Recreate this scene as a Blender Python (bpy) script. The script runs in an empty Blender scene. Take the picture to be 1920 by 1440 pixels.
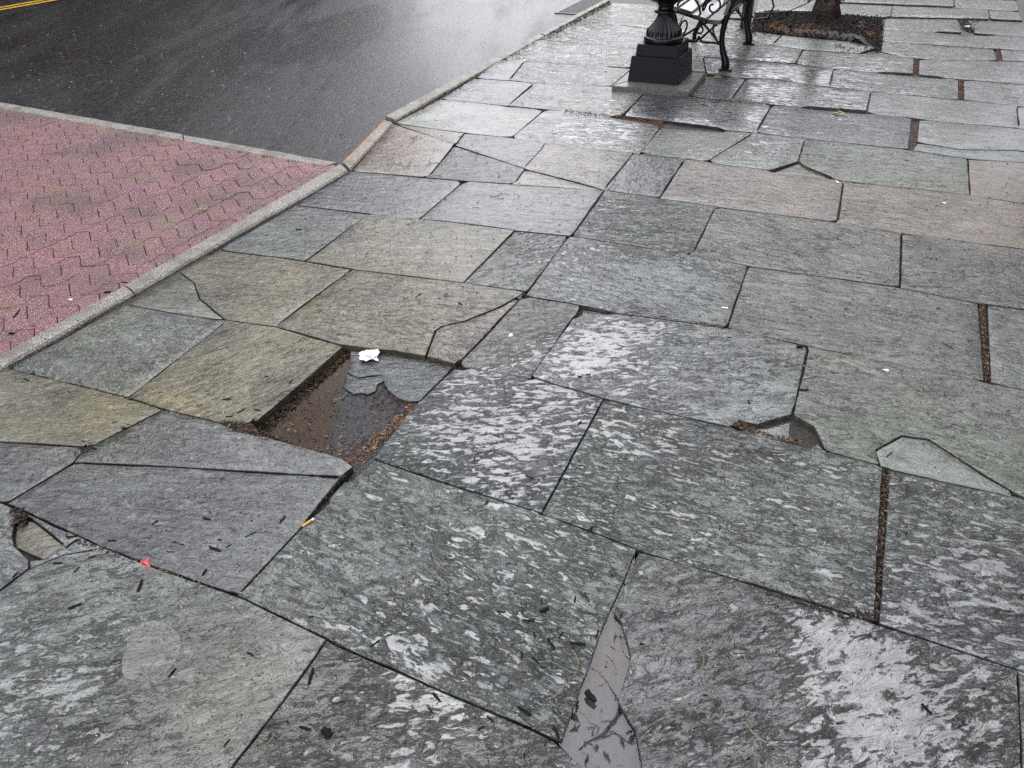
import bpy, bmesh, math, random
import numpy as np
from math import radians, sin, cos, pi, sqrt, atan2, hypot
from mathutils import Vector, Matrix, noise as mn
from mathutils.geometry import delaunay_2d_cdt
R = random.Random(7)
D = bpy.data; SC = bpy.context.scene; COL = SC.collection

# ------------------------------------------------------------------ camera
FPX, PITCH, ROLL, CH = 1340., radians(37.7), radians(2.5), 1.63
fw = Vector((0, cos(PITCH), -sin(PITCH))); uh = Vector((0, sin(PITCH), cos(PITCH))); xh = Vector((1, 0, 0))
rt = xh * cos(ROLL) - uh * sin(ROLL); up = xh * sin(ROLL) + uh * cos(ROLL)
cam = D.objects.new('camera', D.cameras.new('camera')); COL.objects.link(cam); SC.camera = cam
cam.matrix_world = Matrix(((rt.x, up.x, -fw.x, 0), (rt.y, up.y, -fw.y, 0), (rt.z, up.z, -fw.z, CH), (0, 0, 0, 1)))
cam.data.sensor_fit = 'HORIZONTAL'; cam.data.sensor_width = 36; cam.data.lens = 36 * FPX / 1920
cam.data.clip_end = 600; cam.data.clip_start = .02
# ------------------------------------------------------------------ world, sun, exposure
W = D.worlds.new('World'); SC.world = W; W.use_nodes = True
wn = W.node_tree.nodes; wl = W.node_tree.links; wn.clear()
SUN_EL, SUN_AZ = radians(52), radians(5)          # compass azimuth from +Y, clockwise: veiled sun ahead of the viewer
sky = wn.new('ShaderNodeTexSky'); sky.sky_type = 'NISHITA'; sky.sun_disc = False
sky.sun_elevation = SUN_EL; sky.sun_rotation = SUN_AZ; sky.dust_density = 3; sky.ozone_density = 1.0
hs = wn.new('ShaderNodeHueSaturation'); hs.inputs['Saturation'].default_value = .2
tc = wn.new('ShaderNodeTexCoord'); mp = wn.new('ShaderNodeMapping'); mp.inputs['Scale'].default_value = (1, 1, 2.2)
cn = wn.new('ShaderNodeTexNoise'); cn.inputs['Scale'].default_value = 2.3; cn.inputs['Detail'].default_value = 5
cr = wn.new('ShaderNodeMapRange'); cr.inputs['From Min'].default_value = .35; cr.inputs['From Max'].default_value = .68
cr.inputs['To Min'].default_value = .55; cr.inputs['To Max'].default_value = 1.7
mix = wn.new('ShaderNodeMix'); mix.data_type = 'RGBA'; mix.inputs[0].default_value = .6
mix.inputs[7].default_value = (9.8, 9.85, 11.0, 1)      # overcast cloud layer
mul = wn.new('ShaderNodeVectorMath'); mul.operation = 'SCALE'
bg = wn.new('ShaderNodeBackground'); bg.inputs['Strength'].default_value = .12
wo = wn.new('ShaderNodeOutputWorld')
wl.new(sky.outputs[0], hs.inputs['Color']); wl.new(hs.outputs[0], mix.inputs[6]); wl.new(tc.outputs['Generated'], mp.inputs[0])
wl.new(mp.outputs[0], cn.inputs[0]); wl.new(cn.outputs[0], cr.inputs[0]); wl.new(mix.outputs[2], mul.inputs[0])
sx = wn.new('ShaderNodeSeparateXYZ'); wl.new(tc.outputs['Generated'], sx.inputs[0])
gr = wn.new('ShaderNodeMapRange'); gr.inputs['From Min'].default_value = 0; gr.inputs['From Max'].default_value = 1; gr.inputs['To Min'].default_value = .78; gr.inputs['To Max'].default_value = 1.15
wl.new(sx.outputs[2], gr.inputs[0]); mm = wn.new('ShaderNodeMath'); mm.operation = 'MULTIPLY'; wl.new(cr.outputs[0], mm.inputs[0]); wl.new(gr.outputs[0], mm.inputs[1])
wl.new(mm.outputs[0], mul.inputs['Scale']); wl.new(mul.outputs[0], bg.inputs[0]); wl.new(bg.outputs[0], wo.inputs[0])
sl = D.lights.new('sun', 'SUN'); sl.energy = .5; sl.angle = radians(84); sl.color = (1, .97, .93)
so = D.objects.new('sun', sl); COL.objects.link(so)
sd = Vector((sin(SUN_AZ) * cos(SUN_EL), cos(SUN_AZ) * cos(SUN_EL), sin(SUN_EL)))
so.rotation_euler = sd.to_track_quat('Z', 'Y').to_euler()
SC.render.engine = 'CYCLES'; SC.cycles.use_denoising = False
SC.view_settings.view_transform = 'Standard'; SC.view_settings.look = 'None'
SC.view_settings.gamma = 1; SC.view_settings.use_curve_mapping = False; SC.view_settings.exposure = 1.05

# ------------------------------------------------------------------ geometry helpers
SA = radians(62.6); S = Vector((cos(SA), sin(SA), 0)); N = Vector((sin(SA), -cos(SA), 0))     # along / across the street
PC = Vector((-.849, 5.401, 0))                                                            # a point of the kerb line
def un(px, py, z=0.):
    d = fw * FPX + rt * (px - 960) + up * (720 - py)
    t = (z - CH) / d.z
    return Vector((d.x * t, d.y * t, z))
def sm(t): t = min(1, max(0, t)); return t * t * (3 - 2 * t)
def road_z(x, y):
    a = (x - PC.x) * S.x + (y - PC.y) * S.y
    return -.022 - .09 * sm((a - .1) / 2.6)
def unr(px, py):
    z = -.05
    for _ in range(12):
        p = un(px, py, z); z = road_z(p.x, p.y)
    return p
def mesh_obj(name, vs, fs, mat=None, parent=None, smooth=False, loc=None):
    me = D.meshes.new(name); me.from_pydata([tuple(v) for v in vs], [], [tuple(f) for f in fs]); me.update()
    if mat: me.materials.append(mat)
    if smooth: me.polygons.foreach_set('use_smooth', [True] * len(me.polygons))
    o = D.objects.new(name, me); COL.objects.link(o)
    if loc is not None: o.location = loc
    if parent: o.parent = parent
    return o
def link_copy(src, name, parent=None):
    o = src.copy(); o.name = name; COL.objects.link(o); o.parent = parent; return o
def thing(name, label, cat, loc=(0, 0, 0), rz=0, group=None):
    o = D.objects.new(name, None); COL.objects.link(o); o.empty_display_size = .1
    o.location = loc; o.rotation_euler = (0, 0, rz); tag(o, label, cat, group); return o
def tag(o, label, cat, group=None):
    o['label'] = label; o['category'] = cat
    if group: o['group'] = group
    return o
class MB:
    def __init__(s): s.v = []; s.f = []
    def box(s, c, sz, rz=0, m=None):
        b = len(s.v); cx, cy, cz = c; hx, hy, hz = sz[0] / 2, sz[1] / 2, sz[2] / 2
        for dz in (-hz, hz):
            for dx, dy in ((-hx, -hy), (hx, -hy), (hx, hy), (-hx, hy)):
                p = Vector((dx * cos(rz) - dy * sin(rz), dx * sin(rz) + dy * cos(rz), dz))
                if m: p = m @ p
                s.v.append((cx + p.x, cy + p.y, cz + p.z))
        for f in ((3, 2, 1, 0), (4, 5, 6, 7), (0, 1, 5, 4), (1, 2, 6, 5), (2, 3, 7, 6), (3, 0, 4, 7)): s.f.append([b + i for i in f])
    def prism(s, poly, z0, z1):
        b = len(s.v); n = len(poly)
        for z in (z0, z1): s.v += [(p[0], p[1], z) for p in poly]
        s.f.append([b + n + i for i in range(n)]); s.f.append([b + i for i in reversed(range(n))])
        for i in range(n): j = (i + 1) % n; s.f.append((b + i, b + j, b + n + j, b + n + i))
    def tube(s, pts, rad, k=7, cap=True):
        pts = [Vector(p) for p in pts]; n = len(pts); b = len(s.v)
        rr = rad if isinstance(rad, (list, tuple)) else [rad] * n
        prev = None
        for i, p in enumerate(pts):
            t = (pts[min(n - 1, i + 1)] - pts[max(0, i - 1)])
            if t.length < 1e-9: t = Vector((0, 0, 1))
            t.normalize()
            if prev is None:
                a = t.orthogonal().normalized()
            else:
                a = (prev - t * prev.dot(t))
                a = a.normalized() if a.length > 1e-6 else t.orthogonal().normalized()
            prev = a; c = t.cross(a)
            for q in range(k):
                an = 2 * pi * q / k; s.v.append(tuple(p + (a * cos(an) + c * sin(an)) * rr[i]))
        for i in range(n - 1):
            for q in range(k):
                r = (q + 1) % k; s.f.append((b + i * k + q, b + i * k + r, b + (i + 1) * k + r, b + (i + 1) * k + q))
        if cap:
            s.f.append([b + q for q in reversed(range(k))]); s.f.append([b + (n - 1) * k + q for q in range(k)])
    def build(s, name, mat, parent=None, smooth=False, bevel=0):
        o = mesh_obj(name, s.v, s.f, mat, parent, smooth)
        if bevel:
            bm = bmesh.new(); bm.from_mesh(o.data)
            bmesh.ops.bevel(bm, geom=bm.edges[:], offset=bevel, segments=2, affect='EDGES', clamp_overlap=True)
            bm.to_mesh(o.data); bm.free()
        return o

# ------------------------------------------------------------------ materials
class NT:
    def __init__(s, name):
        s.m = D.materials.new(name); s.m.use_nodes = True; s.t = s.m.node_tree
        s.b = s.t.nodes['Principled BSDF']; s.out = s.t.nodes['Material Output']
    def n(s, k, **kw):
        q = s.t.nodes.new('ShaderNode' + k)
        for a, b in kw.items(): setattr(q, a, b)
        return q
    def L(s, a, b): s.t.links.new(a, b)
    def put(s, sock, v):
        if isinstance(v, (int, float)): sock.default_value = v
        elif isinstance(v, (tuple, list)): sock.default_value = v if len(v) == len(sock.default_value) else tuple(v) + (1,)
        else: s.L(v, sock)
    def math(s, op, a, b=0., c=None, clamp=False):
        q = s.n('Math', operation=op, use_clamp=clamp); s.put(q.inputs[0], a); s.put(q.inputs[1], b)
        if c is not None: s.put(q.inputs[2], c)
        return q.outputs[0]
    def rng(s, v, a, b, c=0., d=1., smooth=True):
        q = s.n('MapRange', interpolation_type='SMOOTHSTEP' if smooth else 'LINEAR'); s.put(q.inputs[0], v)
        for i, x in zip((1, 2, 3, 4), (a, b, c, d)): s.put(q.inputs[i], x)
        return q.outputs[0]
    def mix(s, f, a, b, bt='MIX'):
        q = s.n('Mix', data_type='RGBA', blend_type=bt); s.put(q.inputs[0], f); s.put(q.inputs[6], a); s.put(q.inputs[7], b); return q.outputs[2]
    def noise(s, vec, scale, detail=4, rough=.55, dist=0.):
        q = s.n('TexNoise'); s.L(vec, q.inputs['Vector'])
        for k, v in (('Scale', scale), ('Detail', detail), ('Roughness', rough), ('Distortion', dist)): s.put(q.inputs[k], v)
        return q.outputs[0]
    def vor(s, vec, scale, feat='F1', out='Distance'):
        q = s.n('TexVoronoi', feature=feat); s.L(vec, q.inputs['Vector']); s.put(q.inputs['Scale'], scale); return q.outputs[out]
    def coord(s, kind='Object', scale=(1, 1, 1), rnd=False, rot=(0, 0, 0)):
        q = s.n('TexCoord'); v = q.outputs[kind]
        if rnd:
            oi = s.n('ObjectInfo'); cb = s.n('CombineXYZ')
            a = s.math('MULTIPLY', oi.outputs['Random'], 71.); b = s.math('MULTIPLY', oi.outputs['Random'], -37.)
            s.L(a, cb.inputs[0]); s.L(b, cb.inputs[1]); s.L(a, cb.inputs[2])
            ad = s.n('VectorMath', operation='ADD'); s.L(v, ad.inputs[0]); s.L(cb.outputs[0], ad.inputs[1]); v = ad.outputs[0]
        mpp = s.n('Mapping'); mpp.inputs['Scale'].default_value = scale; mpp.inputs['Rotation'].default_value = rot
        s.L(v, mpp.inputs[0]); return mpp.outputs[0]
    def attr(s, name, out='Fac'):
        q = s.n('Attribute', attribute_name=name); return q.outputs[out]
    def bump(s, h, dist=1., strength=1.):
        q = s.n('Bump'); q.inputs['Distance'].default_value = dist; q.inputs['Strength'].default_value = strength
        s.L(h, q.inputs['Height']); s.L(q.outputs[0], s.b.inputs['Normal']); return q.outputs[0]
    def set(s, **kw):
        for k, v in kw.items(): s.put(s.b.inputs[k.replace('_', ' ')], v)
        return s.m

def flagstone_mat():
    t = NT('wet bluestone')
    v1 = t.coord(rnd=True); vs = t.coord(rnd=True, scale=(1, 2.3, 1)); vg = t.coord(rnd=True, scale=(1, 2.4, 1))
    tint = t.attr('tint', 'Color'); wet = t.attr('wet'); cleft = t.attr('cleft'); side = t.attr('side')
    big = t.noise(v1, 1.7, 3, .5)
    low = t.noise(vs, 3.6, 4, .5, .4)
    mid = t.noise(t.coord(rnd=True, scale=(1, 2.7, 1)), 12, 5, .57, .8)
    hi = t.noise(vs, 42, 4, .62, .5)
    c05 = lambda x, k: t.math('MULTIPLY', t.math('SUBTRACT', x, .5), k)
    hm = t.noise(vs, 21, 5, .6, .8)
    h0 = t.math('ADD', t.math('ADD', .5, t.math('ADD', c05(mid, .6), c05(low, .3))), t.math('ADD', c05(hm, .95), c05(t.noise(v1, 110, 2, .5), .16)))
    dep = t.math('SUBTRACT', wet, h0)
    pool = t.math('MULTIPLY', t.rng(dep, -.11, .08), t.math('SUBTRACT', 1., side))
    dry = t.math('SUBTRACT', 1., pool); keep = t.math('SUBTRACT', 1., t.math('MULTIPLY', pool, t.rng(dep, -.11, .14, .15, 1.)))
    # cleft flakes: little cliffs between smooth faces, filled level where water stands
    lev = t.noise(vs, 7.5, 4, .52, .8); tt = t.math('MULTIPLY', lev, 15.)
    fr = t.math('FRACT', tt); stp = t.math('ADD', t.math('FLOOR', tt), t.rng(fr, .80, 1.))
    hs_ = t.math('MULTIPLY', t.math('ADD', t.math('MULTIPLY', stp, .0028), t.math('ADD', t.math('MULTIPLY', mid, .014), t.math('MULTIPLY', hm, .0105))), cleft)
    fine = t.math('ADD', t.math('MULTIPLY', hi, .0034), t.math('MULTIPLY', t.noise(v1, 110, 3, .6), .0007))
    fine = t.math('MULTIPLY', fine, t.math('ADD', .18, t.math('MULTIPLY', cleft, .85)))
    wfl = t.math('ADD', t.math('MULTIPLY', wet, .028), t.math('MULTIPLY', big, .006))
    rough = t.math('ADD', hs_, fine)
    hsum = t.math('ADD', t.math('MULTIPLY', rough, keep), t.math('ADD', t.math('MULTIPLY', big, .010), t.math('MULTIPLY', t.math('MULTIPLY', mid, .0085), cleft)))
    hsum = t.math('ADD', hsum, t.math('MULTIPLY', t.math('SUBTRACT', 1., keep), t.math('MULTIPLY', cleft, .024)))
    t.bump(hsum)
    mott = t.rng(t.noise(vs, 8, 6, .64, .5), .3, .7, .60, 1.4, False)
    mot2 = t.rng(t.noise(v1, 3.0, 5, .62), .34, .66, .62, 1.32, False)
    grain = t.rng(t.noise(vg, 60, 4, .75), .3, .7, .7, 1.32, False)
    f = t.math('MULTIPLY', t.math('MULTIPLY', mott, mot2), grain)
    sc = t.n('VectorMath', operation='SCALE'); t.L(tint, sc.inputs[0]); t.L(f, sc.inputs['Scale'])
    c = sc.outputs[0]
    pale = t.rng(t.noise(vg, 11, 8, .74, 1.0), .54, .64)  # pale mineral streaks, with wet glints painted into the same colour
    c = t.mix(t.math('MULTIPLY', pale, .42), c, (.21, .215, .19))
    lines = t.math('MULTIPLY', t.math('MULTIPLY', t.rng(fr, .76, .86), t.rng(fr, 1.0, .9)), t.math('MULTIPLY', t.rng(t.noise(v1, 7, 3), .36, .5), cleft))
    c = t.mix(t.math('MULTIPLY', lines, .85, clamp=True), c, (.012, .013, .012))
    wl_ = t.math('MULTIPLY', t.rng(dep, -.05, -.03), t.rng(dep, -.004, -.022), clamp=True)      # dark wet shoreline, with ridge shadow painted into the colour
    c = t.mix(t.math('MULTIPLY', wl_, .6), c, (.018, .019, .018))
    spots = t.rng(t.vor(v1, 26), .10, .05); spm = t.rng(t.noise(v1, 7, 2), .5, .56)
    c = t.mix(t.math('MULTIPLY', t.math('MULTIPLY', spots, spm), .55), c, (.03, .03, .029))
    sp2 = t.math('MULTIPLY', t.rng(t.vor(v1, 75), .17, .08), t.rng(t.noise(v1, 20, 2), .5, .6))
    c = t.mix(t.math('MULTIPLY', sp2, .5), c, (.4, .39, .34))
    c = t.mix(t.math('MULTIPLY', pool, .2), c, t.mix(.45, c, (.045, .047, .047)))
    c = t.mix(side, c, (.02, .017, .014))
    ro = t.math('ADD', t.math('MULTIPLY', dry, t.rng(t.noise(v1, 5, 4), .35, .65, .05, .14, False)), .04)
    ro = t.math('ADD', ro, t.math('MULTIPLY', side, .4))
    ior = t.math('ADD', t.math('ADD', 1.66, t.math('MULTIPLY', pool, .27)), t.math('MULTIPLY', side, -.5))
    return t.set(Base_Color=c, Roughness=ro, IOR=ior)
def asphalt_mat():
    t = NT('wet asphalt'); v = t.coord('Object')
    st = t.coord('Object', scale=(1, .22, 1), rot=(0, 0, -SA + pi / 2))
    a1 = t.noise(v, 22, 5, .8); a2 = t.noise(v, 60, 3, .75); ag = t.vor(v, 90); lg = t.noise(st, 1.1, 6, .65, .6)
    c = t.mix(t.rng(a1, .38, .66), (.004, .004, .005), (.024, .024, .026))
    c = t.mix(t.math('MULTIPLY', t.rng(t.vor(v, 34), .13, .07), t.rng(t.noise(v, 6, 4), .52, .62)), c, (.3, .29, .28))
    c = t.mix(t.math('MULTIPLY', t.rng(t.noise(st, 30, 4, .8), .6, .66), .35), c, (.2, .19, .18))
    h = t.math('ADD', t.math('MULTIPLY', ag, -.0014), t.math('MULTIPLY', a2, .0024)); h = t.math('ADD', h, t.math('MULTIPLY', a1, .0055)); t.bump(h)
    return t.set(Base_Color=c, Roughness=t.rng(lg, .4, .6, .08, .36), IOR=1.42)
def granite_mat():
    t = NT('granite'); v = t.coord('Object', rnd=True)
    a = t.noise(v, 170, 3, .8); b = t.vor(v, 110)
    c = t.mix(t.rng(a, .42, .58), (.035, .033, .03), (.36, .34, .3)); c = t.mix(t.rng(b, .3, .12), c, (.45, .43, .4))
    c = t.mix(t.rng(t.noise(v, 6, 5, .65), .42, .62), c, t.mix(.75, c, (.10, .085, .055)))
    ru = t.attr('rust'); c = t.mix(t.math('MULTIPLY', ru, t.rng(t.noise(v, 30, 3), .3, .6)), c, (.28, .13, .045))
    t.bump(t.math('MULTIPLY', t.noise(v, 90, 5, .7), .006))
    return t.set(Base_Color=c, Roughness=.5)
def paver_mat():
    t = NT('pink paver'); v = t.coord('Object', rnd=True); oi = t.n('ObjectInfo')
    w = t.coord('Object')
    c = t.mix(oi.outputs['Random'], (.10, .024, .030), (.18, .050, .058))
    c = t.mix(t.rng(oi.outputs['Random'], .78, .9), c, (.14, .038, .03)); 
    c = t.mix(t.rng(t.noise(v, 210, 3, .85), .52, .60), c, (.5, .4, .4))
    c = t.mix(t.rng(t.noise(v, 95, 4, .85), .53, .62), c, (.05, .03, .03))
    geo = t.n('NewGeometry'); wp = geo.outputs['Position']
    c = t.mix(t.rng(t.noise(wp, 1.6, 5, .6), .46, .66), c, t.mix(.5, c, (.05, .035, .035)))
    c = t.mix(t.math('MULTIPLY', t.rng(t.noise(wp, 2.3, 4, .6), .55, .7), .5), c, (.17, .13, .07))
    t.bump(t.math('ADD', t.math('MULTIPLY', t.noise(v, 130, 4, .75), .006), t.math('MULTIPLY', t.noise(v, 45, 3, .75), .006)))
    return t.set(Base_Color=c, Roughness=.3)
def simple(name, col, rough=.5, nscale=30, var=.35, bump=.001, metallic=0, ior=1.5, detail=4):
    t = NT(name); v = t.coord('Object', rnd=True); a = t.noise(v, nscale, detail, .65)
    lo = tuple(x * (1 - var) for x in col); hi = tuple(min(1, x * (1 + var)) for x in col)
    c = t.mix(t.rng(a, .3, .7), lo, hi)
    if bump: t.bump(t.math('MULTIPLY', a, bump))
    return t.set(Base_Color=c, Roughness=rough, Metallic=metallic, IOR=ior)
def dirt_mat():
    t = NT('wet dirt'); geo = t.n('NewGeometry'); v = geo.outputs['Position']
    a = t.noise(v, 60, 6, .7); c = t.mix(t.rng(a, .35, .65), (.006, .0045, .0035), (.035, .026, .02))
    c = t.mix(t.rng(t.noise(v, 200, 2, .8), .56, .64), c, (.11, .08, .055))
    t.bump(t.math('MULTIPLY', t.noise(v, 90, 5, .75), .012))
    return t.set(Base_Color=c, Roughness=.45)
def gravel_mat():
    t = NT('hole asphalt patch'); geo = t.n('NewGeometry'); v = geo.outputs['Position']
    mask = t.attr('brown')
    a = t.noise(v, 150, 4, .75); g = t.mix(t.rng(a, .42, .64), (.006, .006, .007), (.06, .06, .066))
    b = t.mix(t.rng(t.noise(v, 120, 5, .7), .35, .65), (.008, .005, .002), (.055, .032, .011))
    c = t.mix(mask, g, b)
    t.bump(t.math('MULTIPLY', a, .006))
    return t.set(Base_Color=c, Roughness=.3)
def water_mat(name, tint, ior=1.33):
    t = NT(name); t.t.nodes.remove(t.b)
    fr = t.n('Fresnel'); fr.inputs['IOR'].default_value = ior
    g = t.n('BsdfGlossy'); g.inputs['Roughness'].default_value = .02; g.inputs['Color'].default_value = (1, 1, 1, 1)
    tr = t.n('BsdfTransparent'); tr.inputs['Color'].default_value = tuple(tint) + (1,)
    bp = t.n('Bump'); geo = t.n('NewGeometry'); ns = t.noise(geo.outputs['Position'], 9, 2)
    t.L(t.math('MULTIPLY', ns, .0002), bp.inputs['Height']); bp.inputs['Distance'].default_value = 1
    t.L(bp.outputs[0], g.inputs['Normal']); t.L(bp.outputs[0], fr.inputs['Normal'])
    mx = t.n('MixShader'); t.L(fr.outputs[0], mx.inputs[0]); t.L(tr.outputs[0], mx.inputs[1]); t.L(g.outputs[0], mx.inputs[2])
    t.L(mx.outputs[0], t.out.inputs[0]); return t.m
def vcol_mat(name, rough=.6):
    t = NT(name); c = t.attr('tint', 'Color'); return t.set(Base_Color=c, Roughness=.75, IOR=1.3)
def brick_wall_mat(name, col):
    t = NT(name); v = t.coord('Object'); q = t.n('TexBrick'); t.L(v, q.inputs[0])
    q.inputs['Scale'].default_value = 4; q.inputs['Color1'].default_value = tuple(col) + (1,)
    q.inputs['Color2'].default_value = tuple(x * .6 for x in col) + (1,); q.inputs['Mortar'].default_value = (.2, .19, .17, 1)
    return t.set(Base_Color=q.outputs[0], Roughness=.8)
M = dict(flag=flagstone_mat(), asphalt=asphalt_mat(), granite=granite_mat(), paver=paver_mat(), dirt=dirt_mat(), gravel=gravel_mat(),
    iron=simple('black cast iron', (.005, .005, .006), .25, 60, .5, .0006, 0, 1.4), plinth=simple('black painted plinth', (.0025, .0025, .005), .35, 90, .9, .0012, 0, 1.33),
    wood=simple('weathered slat wood', (.06, .05, .046), .14, 40, .3, .0003, 0, 2.0), bark_chip=simple('wet bark chip', (.005, .0045, .0045), .5, 200, .5, .001, 0, 1.25),
    bark=simple('tree bark', (.06, .042, .036), .55, 25, .6, .012), catkin=simple('dry catkin', (.27, .22, .14), .6, 300, .4, .0005),
    bud=simple('brown bud', (.16, .06, .035), .45, 200, .4, .0005), twig=simple('brown twig', (.06, .035, .025), .5, 200, .4, .0005),
    concrete=simple('damp concrete plate', (.10, .10, .085), .35, 45, .35, .002), leaf=simple('green leaf', (.07, .10, .03), .5, 10, .4, 0),
    white=simple('white paper', (.75, .75, .74), .6, 80, .1, .003), butt=simple('orange filter paper', (.62, .33, .09), .6, 90, .2, .0005),
    red=simple('red plastic', (.75, .06, .05), .35, 50, .1, 0), yellow=simple('yellow road paint', (.62, .36, .03), .4, 60, .25, .001),
    steel=simple('wet cast grate', (.06, .06, .062), .35, 60, .4, .001), post=simple('dark post paint', (.01, .011, .013), .4, 50, .4, .0005),
    box=simple('grey box', (.28, .29, .29), .4, 20, .15, 0), cable=simple('dark cable', (.01, .01, .01), .4, 50, .2, 0),
    yg=simple('yellow green flower', (.2, .23, .05), .6, 90, .3, 0), litter=vcol_mat('mixed litter'),
    puddle=water_mat('puddle water', (.66, .64, .68), 1.48), brown=water_mat('brown water', (.8, .66, .48), 1.2),
    soil=simple('soil', (.02, .015, .012), .7, 40, .5, .01), glass=simple('window glass', (.02, .025, .03), .08, 5, .2, 0, 0, 1.5),
    frame=simple('painted frame', (.5, .48, .44), .5, 20, .1, 0), algae=simple('algae film', (.055, .07, .02), .35, 40, .35, .001),
    pinkbrick=simple('pink brick', (.30, .12, .11), .45, 90, .35, .003))

# ------------------------------------------------------------------ ground setting
def grid_sheet(name, x0, x1, y0, y1, nx, ny, zf, mat, keep=None, kind='structure'):
    vs, fs = [], []
    for j in range(ny + 1):
        for i in range(nx + 1):
            x = x0 + (x1 - x0) * i / nx; y = y0 + (y1 - y0) * j / ny; vs.append((x, y, zf(x, y)))
    for j in range(ny):
        for i in range(nx): a = j * (nx + 1) + i; fs.append((a, a + 1, a + nx + 2, a + nx + 1))
    o = mesh_obj(name, vs, fs, mat)
    if kind: o['kind'] = kind
    return o
def L2W(a, b, z=0): return Vector((PC.x + S.x * a + N.x * b, PC.y + S.y * a + N.y * b, z))      # a along the street, b across (+ = pavement side)
# terrain under everything
terrain = mesh_obj('ground', [(-250, -250, -.45), (250, -250, -.45), (250, 250, -.45), (-250, 250, -.45)], [(0, 1, 2, 3)], M['soil']); terrain['kind'] = 'structure'
# road, in street coordinates
vs, fs = [], []
av = [-60, -30, -10, -6] + [-4 + .5 * i for i in range(25)] + [10, 14, 20, 40, 90]; bv = [-10.5, -8, -6, -4, -3, -2, -1, -.5, 0.02, .6, 1.2]
for a in av:
    for b in bv:
        p = L2W(a, b); vs.append((p.x, p.y, road_z(p.x, p.y)))
for i in range(len(av) - 1):
    for j in range(len(bv) - 1): q = i * len(bv) + j; fs.append((q, q + 1, q + 1 + len(bv), q + len(bv)))
# drop road cells below the pavement beyond the corner
fs2 = []
for f in fs:
    c = sum((Vector(vs[k]) for k in f), Vector()) / 4; a = (c - PC).dot(S); b = (c - PC).dot(N)
    if b > 0.5 and a > -.3: continue
    fs2.append(f)
road = mesh_obj('road', vs, fs2, M['asphalt']); road['kind'] = 'structure'
# pavement bed (sand and dirt under the flagstones)
kerb_in = [un(655, 318), un(250, 550), un(0, 688), un(-330, 872)]
dirk = (kerb_in[3] - kerb_in[2]).normalized()
bed = [L2W(60, .02), L2W(.0, .02)] + [un(728, 230), un(655, 318), un(250, 552), un(0, 690), kerb_in[3], kerb_in[3] + dirk * 6, Vector((3, -7, 0)), Vector((9, -3, 0)), L2W(-2, 6.2), L2W(60, 6.2)]
HOLE = [(472, 800), (650, 640), (870, 682), (775, 762), (700, 862), (655, 890)]
pav = mesh_obj('pavement', [(p.x, p.y, -.062) for p in bed], [tuple(reversed(range(len(bed))))], M['dirt']); pav['kind'] = 'structure'
bm = bmesh.new(); bm.from_mesh(pav.data); bmesh.ops.triangulate(bm, faces=bm.faces[:]); bmesh.ops.recalc_face_normals(bm, faces=bm.faces[:]); bm.to_mesh(pav.data); bm.free()

# ------------------------------------------------------------------ flagstones
G = (.125, .135, .125); O = (.125, .118, .085); Dk = (.068, .073, .073); T = (.15, .135, .115); B = (.11, .118, .125); Lt = (.155, .165, .158); Br = (.095, .075, .058); Bk = (.04, .045, .05); Gn = (.12, .135, .11)
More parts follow.
